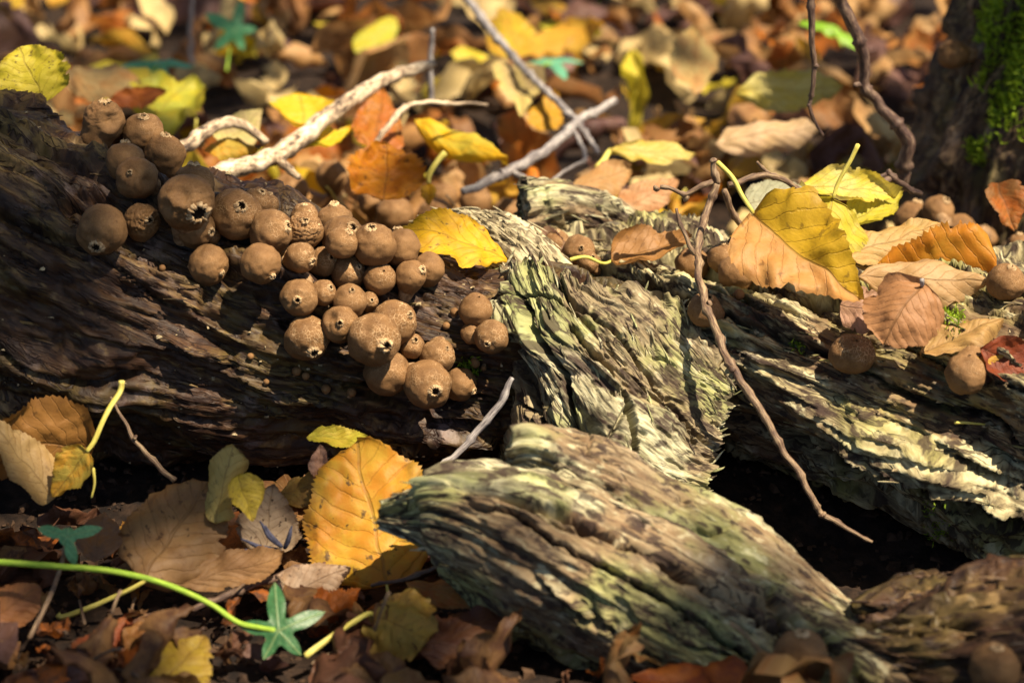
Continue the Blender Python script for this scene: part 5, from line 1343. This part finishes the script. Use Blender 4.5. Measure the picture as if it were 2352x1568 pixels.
def rand_leaf(x, y, zone, lod, maxz=None, Lr=None):
    leaf_seed[0] += 1
    sd = leaf_seed[0]
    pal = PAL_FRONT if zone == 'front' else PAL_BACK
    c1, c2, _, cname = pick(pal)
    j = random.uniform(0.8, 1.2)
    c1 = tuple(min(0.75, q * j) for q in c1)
    L = random.choice([random.uniform(0.028, 0.05), random.uniform(0.045, 0.085), random.uniform(0.045, 0.09)]) * (0.85 if zone == 'front' else 1.0)
    if Lr:
        L = random.uniform(*Lr)
    Wd = L * random.uniform(0.5, 0.92)
    kind = random.choice(['ovate', 'ovate', 'round', 'ellip', 'ellip'])
    nv, nw = ((22, 13) if lod == 0 else (10, 7))
    cxv = random.choice([-1, 1, 1]) * random.uniform(0.2, 1.9)
    V, F, uv = leaf_geo(L, Wd, kind, nv, nw, sd, fold=random.uniform(-0.2, 0.7), cx=cxv, cy=random.uniform(-1.3, 1.3), tip=random.uniform(-2.0, 2.0), wave=random.uniform(0.06, 0.16), pucker=0.012, teeth=random.choice([0, 0.04, 0.07]), twist=random.uniform(-0.9, 0.9), crump=random.uniform(0.06, 0.15), ec=random.uniform(-0.2, 0.2))
    V = V - np.array([0, L * 0.5, 0])
    steep = random.random()
    tilt = abs(random.gauss(0, 0.4)) if steep < 0.62 else random.uniform(0.6, 1.35)
    az = random.uniform(0, 2 * math.pi)
    ax = Vector((math.cos(az), math.sin(az), 0))
    Rm = Matrix.Rotation(tilt, 3, ax) @ Matrix.Rotation(random.uniform(0, 2 * math.pi), 3, 'Z')
    V = V @ np.array(Rm).T
    zmin = V[:, 2].min()
    gz = float(ground_z(np.array([x]), np.array([y]))[0])
    z = gz - zmin * random.uniform(0.5, 0.95) + random.uniform(0.0, 0.022)
    V = V + np.array([x, y, z])
    if maxz is not None and V[:, 2].max() > maxz:
        return None
    spo = random.uniform(0.1, 0.7)
    look = ('small ' if L < 0.048 else 'large ' if L > 0.075 else '') + ('upright ' if tilt > 0.8 else 'tilted ' if tilt > 0.4 else '') + ('curled ' if abs(cxv) > 1.1 else 'cupped ' if abs(cxv) > 0.7 else 'flat ') + ('spotted ' if spo > 0.5 else '')
    return V, F, uv, c1, c2, sd, look + cname, kind, spo
cands = []
tries = 0
def vis_uv(x, y, z=0.02):
    u, v = project(Vector((x, y, z)))
    return u, v
back = []
while len(back) < 2300 and tries < 9000:
    tries += 1
    t = random.random()
    y = 0.10 + 2.7 * t ** 1.25
    hw = 0.34 * (y + 1.25) / 1.25 + 0.25
    x = random.uniform(-hw, hw)
    if blocked(x, y):
        continue
    if y < 0.22 and -0.12 < x < 0.30:
        if random.random() < 0.75:
            continue
    back.append((x, y))
front = []
tries = 0
while len(front) < 330 and tries < 5000:
    tries += 1
    y = random.uniform(-0.52, -0.06)
    x = random.uniform(-0.45, 0.42)
    if blocked(x, y):
        continue
    u, v = vis_uv(x, y)
    if 1600 < u < 2300 and v < 1420:
        continue
    if u > 1150 and v < 1300:
        continue
    if 500 < u < 790 and 1420 < v < 1570:
        continue
    front.append((x, y))
def inframe(x, y):
    u, v = vis_uv(x, y)
    return -20 < u < 2372 and -30 < v < 1600
vis_back = sorted([p for p in back if inframe(*p)], key=lambda p: p[1])
vis_front = sorted([p for p in front if inframe(*p)], key=lambda p: p[1])
single = set(vis_back[:175]) | set(vis_front[:75])
mass = []
ART = {'ovate': 'broad', 'round': 'rounded', 'ellip': 'oval'}
for zone, pts_ in (('front', front), ('back', back)):
    for (x, y) in pts_:
        u, v = vis_uv(x, y)
        maxz = None
        if zone == 'front':
            # keep low enough not to hide what stands behind
            lim = (1400 if v < 1400 else 1450) if u < 700 else 1420
            d = ray(u, lim)
            tt = (y - CAM.y) / d.y
            maxz = max(0.012, (CAM + d * tt).z)
        elif y < 0.26:
            maxz = 0.06
        res = rand_leaf(x, y, zone, 0 if (x, y) in single else 1, maxz)
        if res is None:
            res = rand_leaf(x, y, zone, 0 if (x, y) in single else 1, None if maxz is None else maxz + 0.002)
        if res is None:
            continue
        V, F, uv, c1, c2, sd, cname, kind, spots = res
        if (x, y) in single:
            low = V[V[:, 2].argmin()]
            where = 'dark front litter' if zone == 'front' else 'litter behind the logs'
            root = thing('fallen_leaf', f'{cname} {ART[kind]} leaf loose in the {where}', 'leaf', low, f'{cname} {ART[kind]} leaves in the {where}')
            part(root, 'blade', V, F, M['leaf'], uv=uv, **leaf_attrs(len(V), c1, c2, sd, spots, 1.0))
            nv, nw = 22, 13
            g0 = V.reshape(nv, nw, 3)
            b0 = Vector(g0[0].mean(0)); b1 = Vector(g0[3].mean(0))
            dr = (b0 - b1).normalized()
            Lp = random.uniform(0.012, 0.03)
            e = b0 + dr * Lp + Vector((random.uniform(-.006, .006), random.uniform(-.006, .006), random.uniform(-0.004, 0.008)))
            Vp, Fp, Gp = tube([b0 - dr * 0.002, b0.lerp(e, 0.5) + Vector((0, 0, 0.002)), e], [0.0008, 0.0008, 0.0011], sd, n=7, nt=6, nodea=0, wig=0.0001)
            part(root, 'petiole', Vp, Fp, M['stem_yellow' if cname.endswith(('yellow', 'yellow green', 'ochre', 'straw coloured')) else 'twig_tan'], attrs={'grain': Gp})
        else:
            mass.append((V, F, uv, c1, c2, sd, spots))
for _ in range(800):
    x = random.uniform(-0.45, 0.45); y = random.uniform(-0.50, -0.03)
    if blocked(x, y) or (x > 0.06 and y > -0.23):
        continue
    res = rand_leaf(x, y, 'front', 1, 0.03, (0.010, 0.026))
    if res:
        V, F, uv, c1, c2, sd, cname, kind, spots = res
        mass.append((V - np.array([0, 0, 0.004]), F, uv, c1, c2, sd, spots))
off = 0
aV, aF, aU, a1, a2, aP, aM = [], [], [], [], [], [], []
for V, F, uv, c1, c2, sd, sp in mass:
    n = len(V)
    aV.append(V); aF.append(F + off); aU.append(uv)
    a1.append(np.tile(np.array(c1), (n, 1))); a2.append(np.tile(np.array(c2), (n, 1)))
    aP.append(np.tile(np.array([[(sd * 1.37) % 40, sp, 1.0]]), (n, 1))); aM.append(leaf_margin(n))
    off += n
lit = link('leaf_litter', mesh_of('leaf_litter', np.concatenate(aV), np.concatenate(aF), M['leaf'], uv=np.concatenate(aU), attrs={'leafpar': np.concatenate(aP), 'margin': np.concatenate(aM)}, col={'leafcol': np.concatenate(a1), 'leafcol2': np.concatenate(a2)}))
lit['kind'] = 'stuff'
lit['label'] = 'deep mass of dry autumn leaves covering the forest floor'
lit['category'] = 'leaf litter'

# ------------------------------------------------------------------ ivy, seedlings, grass, moss, crumbs
def ivy_blade(c, X, Y, Z, size, lobes, seed):
    na, nr_ = 60, 6
    a = np.linspace(0, 2 * math.pi, na, endpoint=False)
    r = np.full(na, 0.28)
    for la, ll, lw in lobes:
        dlt = np.abs((a - la + math.pi) % (2 * math.pi) - math.pi)
        r = np.maximum(r, 0.24 + (ll - 0.24) * np.clip(1 - dlt / lw, 0, 1) ** 0.8)
    rr = np.linspace(0.02, 1, nr_)
    P = np.stack([np.outer(rr, r * np.cos(a)), np.outer(rr, r * np.sin(a))], -1) * size
    z = -0.25 * (P[..., 0] ** 2 + P[..., 1] ** 2) / size + 0.05 * size * fbm(np.stack([P[..., 0].ravel() / size * 3, P[..., 1].ravel() / size * 3, np.full(P[..., 0].size, seed)], -1), 3, 2).reshape(P.shape[:2])
    V = np.array(c) + P[..., :1] * np.array(X) + P[..., 1:] * np.array(Y) + z[..., None] * np.array(Z)
    return V.reshape(-1, 3), grid_faces(nr_, na, True), (P.reshape(-1, 2) / size)
def ivy(label, c, size, lobes, col, nd, rot, pet, name='ivy_leaf', petmat='stem_green', petr=(1.0, 0.8)):
    Z = Vector(nd).normalized()
    X = Vector((1, 0, 0)); X = (X - Z * X.dot(Z)).normalized()
    Y = Z.cross(X)
    q = Matrix.Rotation(R(rot), 3, Z)
    X = q @ X; Y = q @ Y
    V, F, uv = ivy_blade(c, X, Y, Z, size, lobes, c.x)
    base = pet[-1]
    root = thing(name, label, 'plant', base)
    part(root, 'leaf_blade', V, F, M['ivy'], uv=uv, col={'leafcol': np.array(col)})
    rr = np.linspace(petr[1], petr[0], len(pet) + 1) * 0.001
    Vp, Fp, Gp = tube([c] + list(pet), rr, 7, nt=10, nodea=0.0, wig=0.0001)
    part(root, 'stem', Vp, Fp, M[petmat], attrs={'grain': Gp})
    return root
IVY5 = [(R(90), 1.0, 0.5), (R(18), 0.95, 0.45), (R(162), 0.8, 0.45), (R(-54), 0.62, 0.5), (R(234), 0.6, 0.5)]
TRI = [(R(162), 1.05, 0.5), (R(18), 1.05, 0.5), (R(-75), 0.9, 0.55)]
ivy('dark green pointed ivy leaf at the end of an arching bright green shoot', at_y(640, 1448, -0.262), 0.026, IVY5, (0.05, 0.16, 0.06), (0.0, -0.75, 0.65), 8,
    [at_y(550, 1430, -0.258), at_y(480, 1385, -0.252), at_y(390, 1345, -0.247), at_y(280, 1315, -0.243), at_y(140, 1300, -0.24), at_y(0, 1290, -0.238), at_y(-90, 1280, -0.236)], petr=(1.7, 1.3))
ivy('small mint green three lobed seedling above the bright green shoot', at_y(155, 1232, -0.225), 0.0165, TRI, (0.16, 0.40, 0.17), (0.0, -0.8, 0.6), 0,
    [at_y(148, 1262, -0.225), at_y(140, 1300, -0.226), at_y(110, 1380, -0.24), at_y(60, 1480, -0.262)], petmat='twig_tan', petr=(1.3, 0.9), name='seedling')
ivy('teal green seedling leaf standing in the far litter', at_y(540, 70, 0.70), 0.032, IVY5, (0.10, 0.38, 0.17), (0.1, -0.9, 0.4), 60, [at_y(528, 110, 0.70), at_y(520, 170, 0.68)], name='seedling')
ivy('teal green seedling leaf lying flat near the yellow green leaf', at_y(362, 150, 0.55), 0.032, TRI, (0.10, 0.38, 0.18), (0.1, -0.3, 0.9), 10, [at_y(350, 165, 0.54), at_y(345, 185, 0.53)], name='seedling')
ivy('small teal leaf beside the vivid lemon leaf', at_y(1270, 142, 0.66), 0.03, TRI, (0.12, 0.40, 0.26), (0, -0.2, 0.95), 10, [at_y(1250, 150, 0.65), at_y(1240, 158, 0.64)], name='seedling')
ivy('dark teal leaf at the far edge of the litter', at_y(1350, -5, 1.15), 0.05, TRI, (0.06, 0.34, 0.24), (0, -0.3, 0.9), 0, [at_y(1370, 8, 1.12), at_y(1380, 20, 1.1)], name='seedling')
ivy('bright green curled shoot behind the drooping twig', at_y(1910, 70, 0.60), 0.030, [(R(150), 1.0, 0.6), (R(-30), 1.0, 0.6)], (0.22, 0.42, 0.02), (0.1, -0.4, 0.8), 0, [at_y(1925, 90, 0.59), at_y(1935, 110, 0.58)], name='seedling')
def blade(label, pts, r, mat='stem_yellow'):
    p = [pt(q) for q in pts]
    root = thing('grass_blade', label, 'grass blade', min(p, key=lambda q: q.z))
    V, F, G = tube(p, [r * 0.001 * f for f in np.linspace(1, 0.5, len(p))], 3, nt=8, nodea=0)
    part(root, 'blade', V, F, M[mat], attrs={'grain': G})
blade('short yellow stalk lying on the weathered log', [(2185, 975, 0.003), (2225, 970, 0.005), (2270, 976, 0.003)], 1.0)
blade('thin curved green stalk standing in the gap under the log', [(212, 1070, ('y', -0.15)), (216, 1110, ('y', -0.152)), (208, 1150, ('y', -0.155))], 1.0)
# dark feather on the litter
fr = thing('feather', 'dark slate feather lying beside the large spotted leaf', 'feather', at_y(640, 1270, -0.18))
M['feather'] = plain_noise_mat('slate feather', (0.02, 0.022, 0.04), (0.06, 0.062, 0.10), 300)
for k, (u1, v1) in enumerate(((545, 1235), (555, 1260), (590, 1190), (605, 1200), (675, 1200), (580, 1275))):
    V, F, G = tube([at_y(650, 1262, -0.181), at_y((650 + u1) / 2, (1262 + v1) / 2 + 6, -0.1815), at_y(u1, v1, -0.181)], [0.0009, 0.0014, 0.0002], k, nt=8, nodea=0)
    part(fr, 'barb', V, F, M['feather'], attrs={'grain': G})

# moss on the stump, in tufts of short pointed shoots
def moss(parent, P, Nn, n, hgt, seed):
    rg = np.random.default_rng(seed)
    idx = rg.integers(0, len(P), n)
    B = P[idx] + rg.normal(0, 0.0015, (n, 3)); N = Nn[idx] + rg.normal(0, 0.55, (n, 3)) + np.array([0, 0, 0.35])
    N /= np.linalg.norm(N, axis=1, keepdims=True)
    S = np.cross(N, rg.normal(size=(n, 3))); S /= np.linalg.norm(S, axis=1, keepdims=True)
    S2 = np.cross(N, S)
    h = hgt * rg.uniform(0.5, 1.3, n)[:, None]; w = hgt * 0.16
    ofs = Nn[idx] * rg.uniform(0, hgt * 1.1, n)[:, None]
    V = np.stack([B + ofs - S * w, B + ofs + S * w, B + ofs + N * h * 0.6 + S2 * w, B + ofs + N * h], 1)
    F = np.arange(n)[:, None] * 4 + np.array([[0, 1, 3, 2]])
    tone = np.repeat(rg.uniform(0, 1, n), 4) * 0.7 + np.tile([0, 0, 0.15, 0.3], n)
    o = part(parent, 'moss', V.reshape(-1, 3), F, M['moss'], smooth=False, attrs={'tone': tone})
    o['kind'] = 'stuff'
def mossy_region(P, Nn, test):
    Pf = P.reshape(-1, 3); Nf = Nn.reshape(-1, 3)
    c = np.array(CAM); q = Pf - c
    t = q @ np.array(FWD); k = 36.0 / FOCAL / 2352.0
    u = 1176 + (q @ np.array(RGT)) / t / k; v = 784 - (q @ np.array(UPV)) / t / k
    vis = ((c - Pf) * Nf).sum(1) > -0.2
    nz = fbm(Pf * 55, 12, 3)
    m = test(u, v, nz) & vis
    return Pf[m], Nf[m]
pm, nm = mossy_region(PF, NF, lambda u, v, z: ((u > 2265 + 40 * z) & (v < 300 + 60 * z) & (z > -0.45)) )
if len(pm):
    moss(stF, pm, nm, 30000, 0.0075, 4)
pm, nm = mossy_region(PF, NF, lambda u, v, z: (u > 2225) & (u < 2275) & (v > 300) & (v < 370) & (z > 0.1))
if len(pm):
    moss(stF, pm, nm, 500, 0.004, 5)
for (u0, v0, rad, n) in ((1080, 838, 22, 160), ):
    pm, nm = mossy_region(PA, NA, lambda u, v, z: ((u - u0) ** 2 + (v - v0) ** 2 < rad ** 2))
    if len(pm):
        moss(logA, pm, nm, n, 0.004, 6)
for (u0, v0, rad, n) in ((2180, 748, 26, 200), (1830, 795, 18, 70), (2160, 1210, 22, 90), (2145, 1160, 16, 50), (2230, 845, 14, 60)):
    pm, nm = mossy_region(PD, ND, lambda u, v, z: ((u - u0) ** 2 + (v - v0) ** 2 < rad ** 2))
    if len(pm):
        moss(logD, pm, nm, n, 0.0035, 7)
# pale crumbs of wood and spore scales lying on the logs
def crumbs(parent, P, Nn, n, seed, box):
    Pf, Nf = mossy_region(P, Nn, lambda u, v, z: (u > box[0]) & (u < box[2]) & (v > box[1]) & (v < box[3]))
    if not len(Pf):
        return
    rg = np.random.default_rng(seed)
    idx = rg.integers(0, len(Pf), n)
    s = (0.0005 + 0.0011 * rg.uniform(0, 1, n) ** 3)[:, None, None]
    base = np.array([(-1, -1, -.4), (1, -1, -.4), (1, 1, -.4), (-1, 1, -.4), (-.7, -.6, .5), (.6, -.7, .4), (.7, .6, .5), (-.6, .8, .4)])
    V = base[None] * s * rg.uniform(0.3, 1.5, (n, 1, 3)) + rg.normal(0, 0.25, (n, 8, 3)) * s
    V = V + Pf[idx][:, None] + Nf[idx][:, None] * s * 0.4
    fb = np.array([[0, 3, 2, 1], [4, 5, 6, 7], [0, 1, 5, 4], [1, 2, 6, 5], [2, 3, 7, 6], [3, 0, 4, 7]])
    o = part(parent, 'wood_crumbs', V.reshape(-1, 3), (np.arange(n)[:, None, None] * 8 + fb[None]).reshape(-1, 4), M['crumb'], smooth=False)
    o['kind'] = 'stuff'
crumbs(logA, PA, NA, 260, 1, (0, 250, 1180, 1080))
crumbs(logD, PD, ND, 160, 2, (1600, 650, 2352, 1280))

# ------------------------------------------------------------------ unseen trees added to shade the place (above and beside the view)
M['canopy_leaf'] = None
t_ = NT('canopy leaf')
c_ = t_.attr('leafcol').outputs['Color']
b_ = t_.bsdf(c_, 0.5, None, 0.3)
tr_ = t_.n('ShaderNodeBsdfTranslucent')
t_.l(c_, tr_.inputs[0])
mx_ = t_.n('ShaderNodeMixShader')
mx_.inputs[0].default_value = 0.5
t_.l(b_, mx_.inputs[1]); t_.l(tr_.outputs[0], mx_.inputs[2])
M['canopy_leaf'] = t_.done(mx_.outputs[0])
SD = np.array(sun_dir)
def tree(label, base, hgt, crown_c, crown_r, n, seed, keep):
    rg = np.random.default_rng(seed)
    root = thing('tree', label, 'tree', base, None)
    b = np.array(base); cc = np.array(crown_c); cr = np.array(crown_r)
    tp = [tuple(b + np.array([0, 0, -0.1])), tuple(b * 0.9 + cc * 0.1 + np.array([0, 0, hgt * 0.15])), tuple(b * 0.6 + cc * np.array([0.4, 0.4, 0]) + np.array([0, 0, hgt * 0.45])), tuple(cc)]
    V, F, G = tube(tp, [0.16, 0.13, 0.10, 0.03], seed, n=60, nt=20, node=0.5, nodea=0.05, wig=0.01)
    part(root, 'trunk', V, F, M['bark'], attrs={'grain': G, 'layer': np.zeros(len(G))})
    for k in range(7):
        d = rg.normal(size=3); d[2] = abs(d[2]) * 0.4; d[:2] = np.where(np.sign(d[:2]) == np.sign(cc[:2]), d[:2], -d[:2]); d /= np.linalg.norm(d)
        s0 = np.array(tp[2]) * (1 - k / 9) + cc * (k / 9)
        V, F, G = tube([s0, s0 + d * cr * 0.4 + np.array([0, 0, 0.1]), s0 + d * cr * 0.85], [0.045, 0.03, 0.008], seed + k, n=30, nt=10, node=0.3, nodea=0.1, wig=0.01)
        part(root, 'limb', V, F, M['bark'], attrs={'grain': G, 'layer': np.zeros(len(G))})
    P = rg.normal(size=(n, 3)); P /= np.linalg.norm(P, axis=1, keepdims=True)
    P = cc + P * cr * (rg.uniform(0, 1, n) ** 0.45)[:, None]
    g_ = fbm(P * 1.6, seed, 2)
    P = P[g_ > -0.35]
    gr = P - SD * (P[:, 2:3] / SD[2])          # where each leaf's shadow falls
    pk = keep(gr[:, 0], gr[:, 1])
    P = P[rg.uniform(0, 1, len(P)) < pk]  # only leaves whose shade is wanted stay in the crown
    n = len(P)
    N = rg.normal(0, 0.6, (n, 3)) + np.array([0, 0, 1.0]); N /= np.linalg.norm(N, axis=1, keepdims=True)
    A = np.cross(N, rg.normal(size=(n, 3))); A /= np.linalg.norm(A, axis=1, keepdims=True)
    B = np.cross(N, A)
    L = rg.uniform(0.04, 0.075, n)[:, None]
    V = np.stack([P - A * L, P + B * L * 0.5 + A * L * 0.1, P + A * L - N * L * 0.3, P - B * L * 0.5 + A * L * 0.1], 1)
    col = np.array([(0.45, 0.40, 0.05), (0.30, 0.34, 0.05), (0.52, 0.32, 0.04)])[rg.integers(0, 3, n)]
    o = part(root, 'crown', V.reshape(-1, 3), np.arange(n * 4).reshape(n, 4), M['canopy_leaf'], smooth=False, col={'leafcol': np.repeat(col, 4, 0)})
    o['kind'] = 'stuff'
def gap(x, y):
    """crowns thinned by zone: sun on middle and back, shade in front and left"""
    shade = np.maximum(1 - sstep(-0.31, -0.19, y + 0.10 * np.clip(0.2 - x, 0, 1)), 0.6 * (1 - sstep(-0.70, -0.40, x)))
    shade = np.maximum(shade, 0.9 * (1 - sstep(-0.20, -0.08, y)) * (1 - sstep(-0.16, -0.02, x)))
    shade = np.maximum(shade, 0.7 * (1 - sstep(-0.44, -0.20, x)) * (1 - sstep(0.08, 0.18, y)))
    core = sstep(-0.24, -0.14, y) * (1 - sstep(0.12, 0.22, y)) * sstep(-0.16, -0.06, x) * (1 - sstep(0.45, 0.6, x))
    return (0.10 + 0.85 * shade) * (1 - core)
tree('unseen tall beech added to shade the logs, its yellowing crown thinned for sun', (2.6, 1.3, 0), 3.0, (1.9, 0.3, 3.1), (2.0, 2.0, 0.9), 9000, 901, gap)
tree('unseen yellowing beech added to shade the litter beside the rotten log', (-2.4, 0.9, 0), 3.2, (-1.2, 0.5, 3.5), (2.0, 2.2, 0.8), 7000, 902, gap)
tree('unseen beech added behind the viewpoint to cast shade with its spreading crown', (0.7, -3.0, 0), 3.4, (0.4, -1.8, 3.6), (2.2, 1.8, 0.8), 7000, 903, gap)

# crumbly humus: clods and bits of rotten wood on the soil between the logs
rg = np.random.default_rng(77)
n = 7000
X_ = rg.uniform(-0.46, 0.46, n); Y_ = rg.uniform(-0.5, 0.06, n)
Z_ = ground_z(X_, Y_)
sz = (0.0009 + 0.0022 * rg.uniform(0, 1, n) ** 3)[:, None, None]
base_ = np.array([(-1, -1, -.6), (1, -1, -.6), (1, 1, -.6), (-1, 1, -.6), (-.7, -.6, .6), (.6, -.7, .5), (.7, .6, .6), (-.6, .8, .5)])
V_ = base_[None] * sz * rg.uniform(0.35, 1.4, (n, 1, 3)) + rg.normal(0, 0.28, (n, 8, 3)) * sz
an_ = rg.uniform(0, 6.28, n)
V_ = np.stack([V_[..., 0] * np.cos(an_)[:, None] - V_[..., 1] * np.sin(an_)[:, None], V_[..., 0] * np.sin(an_)[:, None] + V_[..., 1] * np.cos(an_)[:, None], V_[..., 2]], -1)
V_ = V_ + np.stack([X_, Y_, Z_ + 0.002], -1)[:, None]
fb_ = np.array([[0, 3, 2, 1], [4, 5, 6, 7], [0, 1, 5, 4], [1, 2, 6, 5], [2, 3, 7, 6], [3, 0, 4, 7]])
hm = link('humus', mesh_of('humus', V_.reshape(-1, 3), (np.arange(n)[:, None, None] * 8 + fb_[None]).reshape(-1, 4), M['humus'] if 'humus' in M else plain_noise_mat('humus crumbs', (0.014, 0.008, 0.006), (0.085, 0.05, 0.03), 35), smooth=False))
hm['kind'] = 'stuff'
hm['label'] = 'dark crumbly humus and rotten wood bits between the logs'
hm['category'] = 'soil'
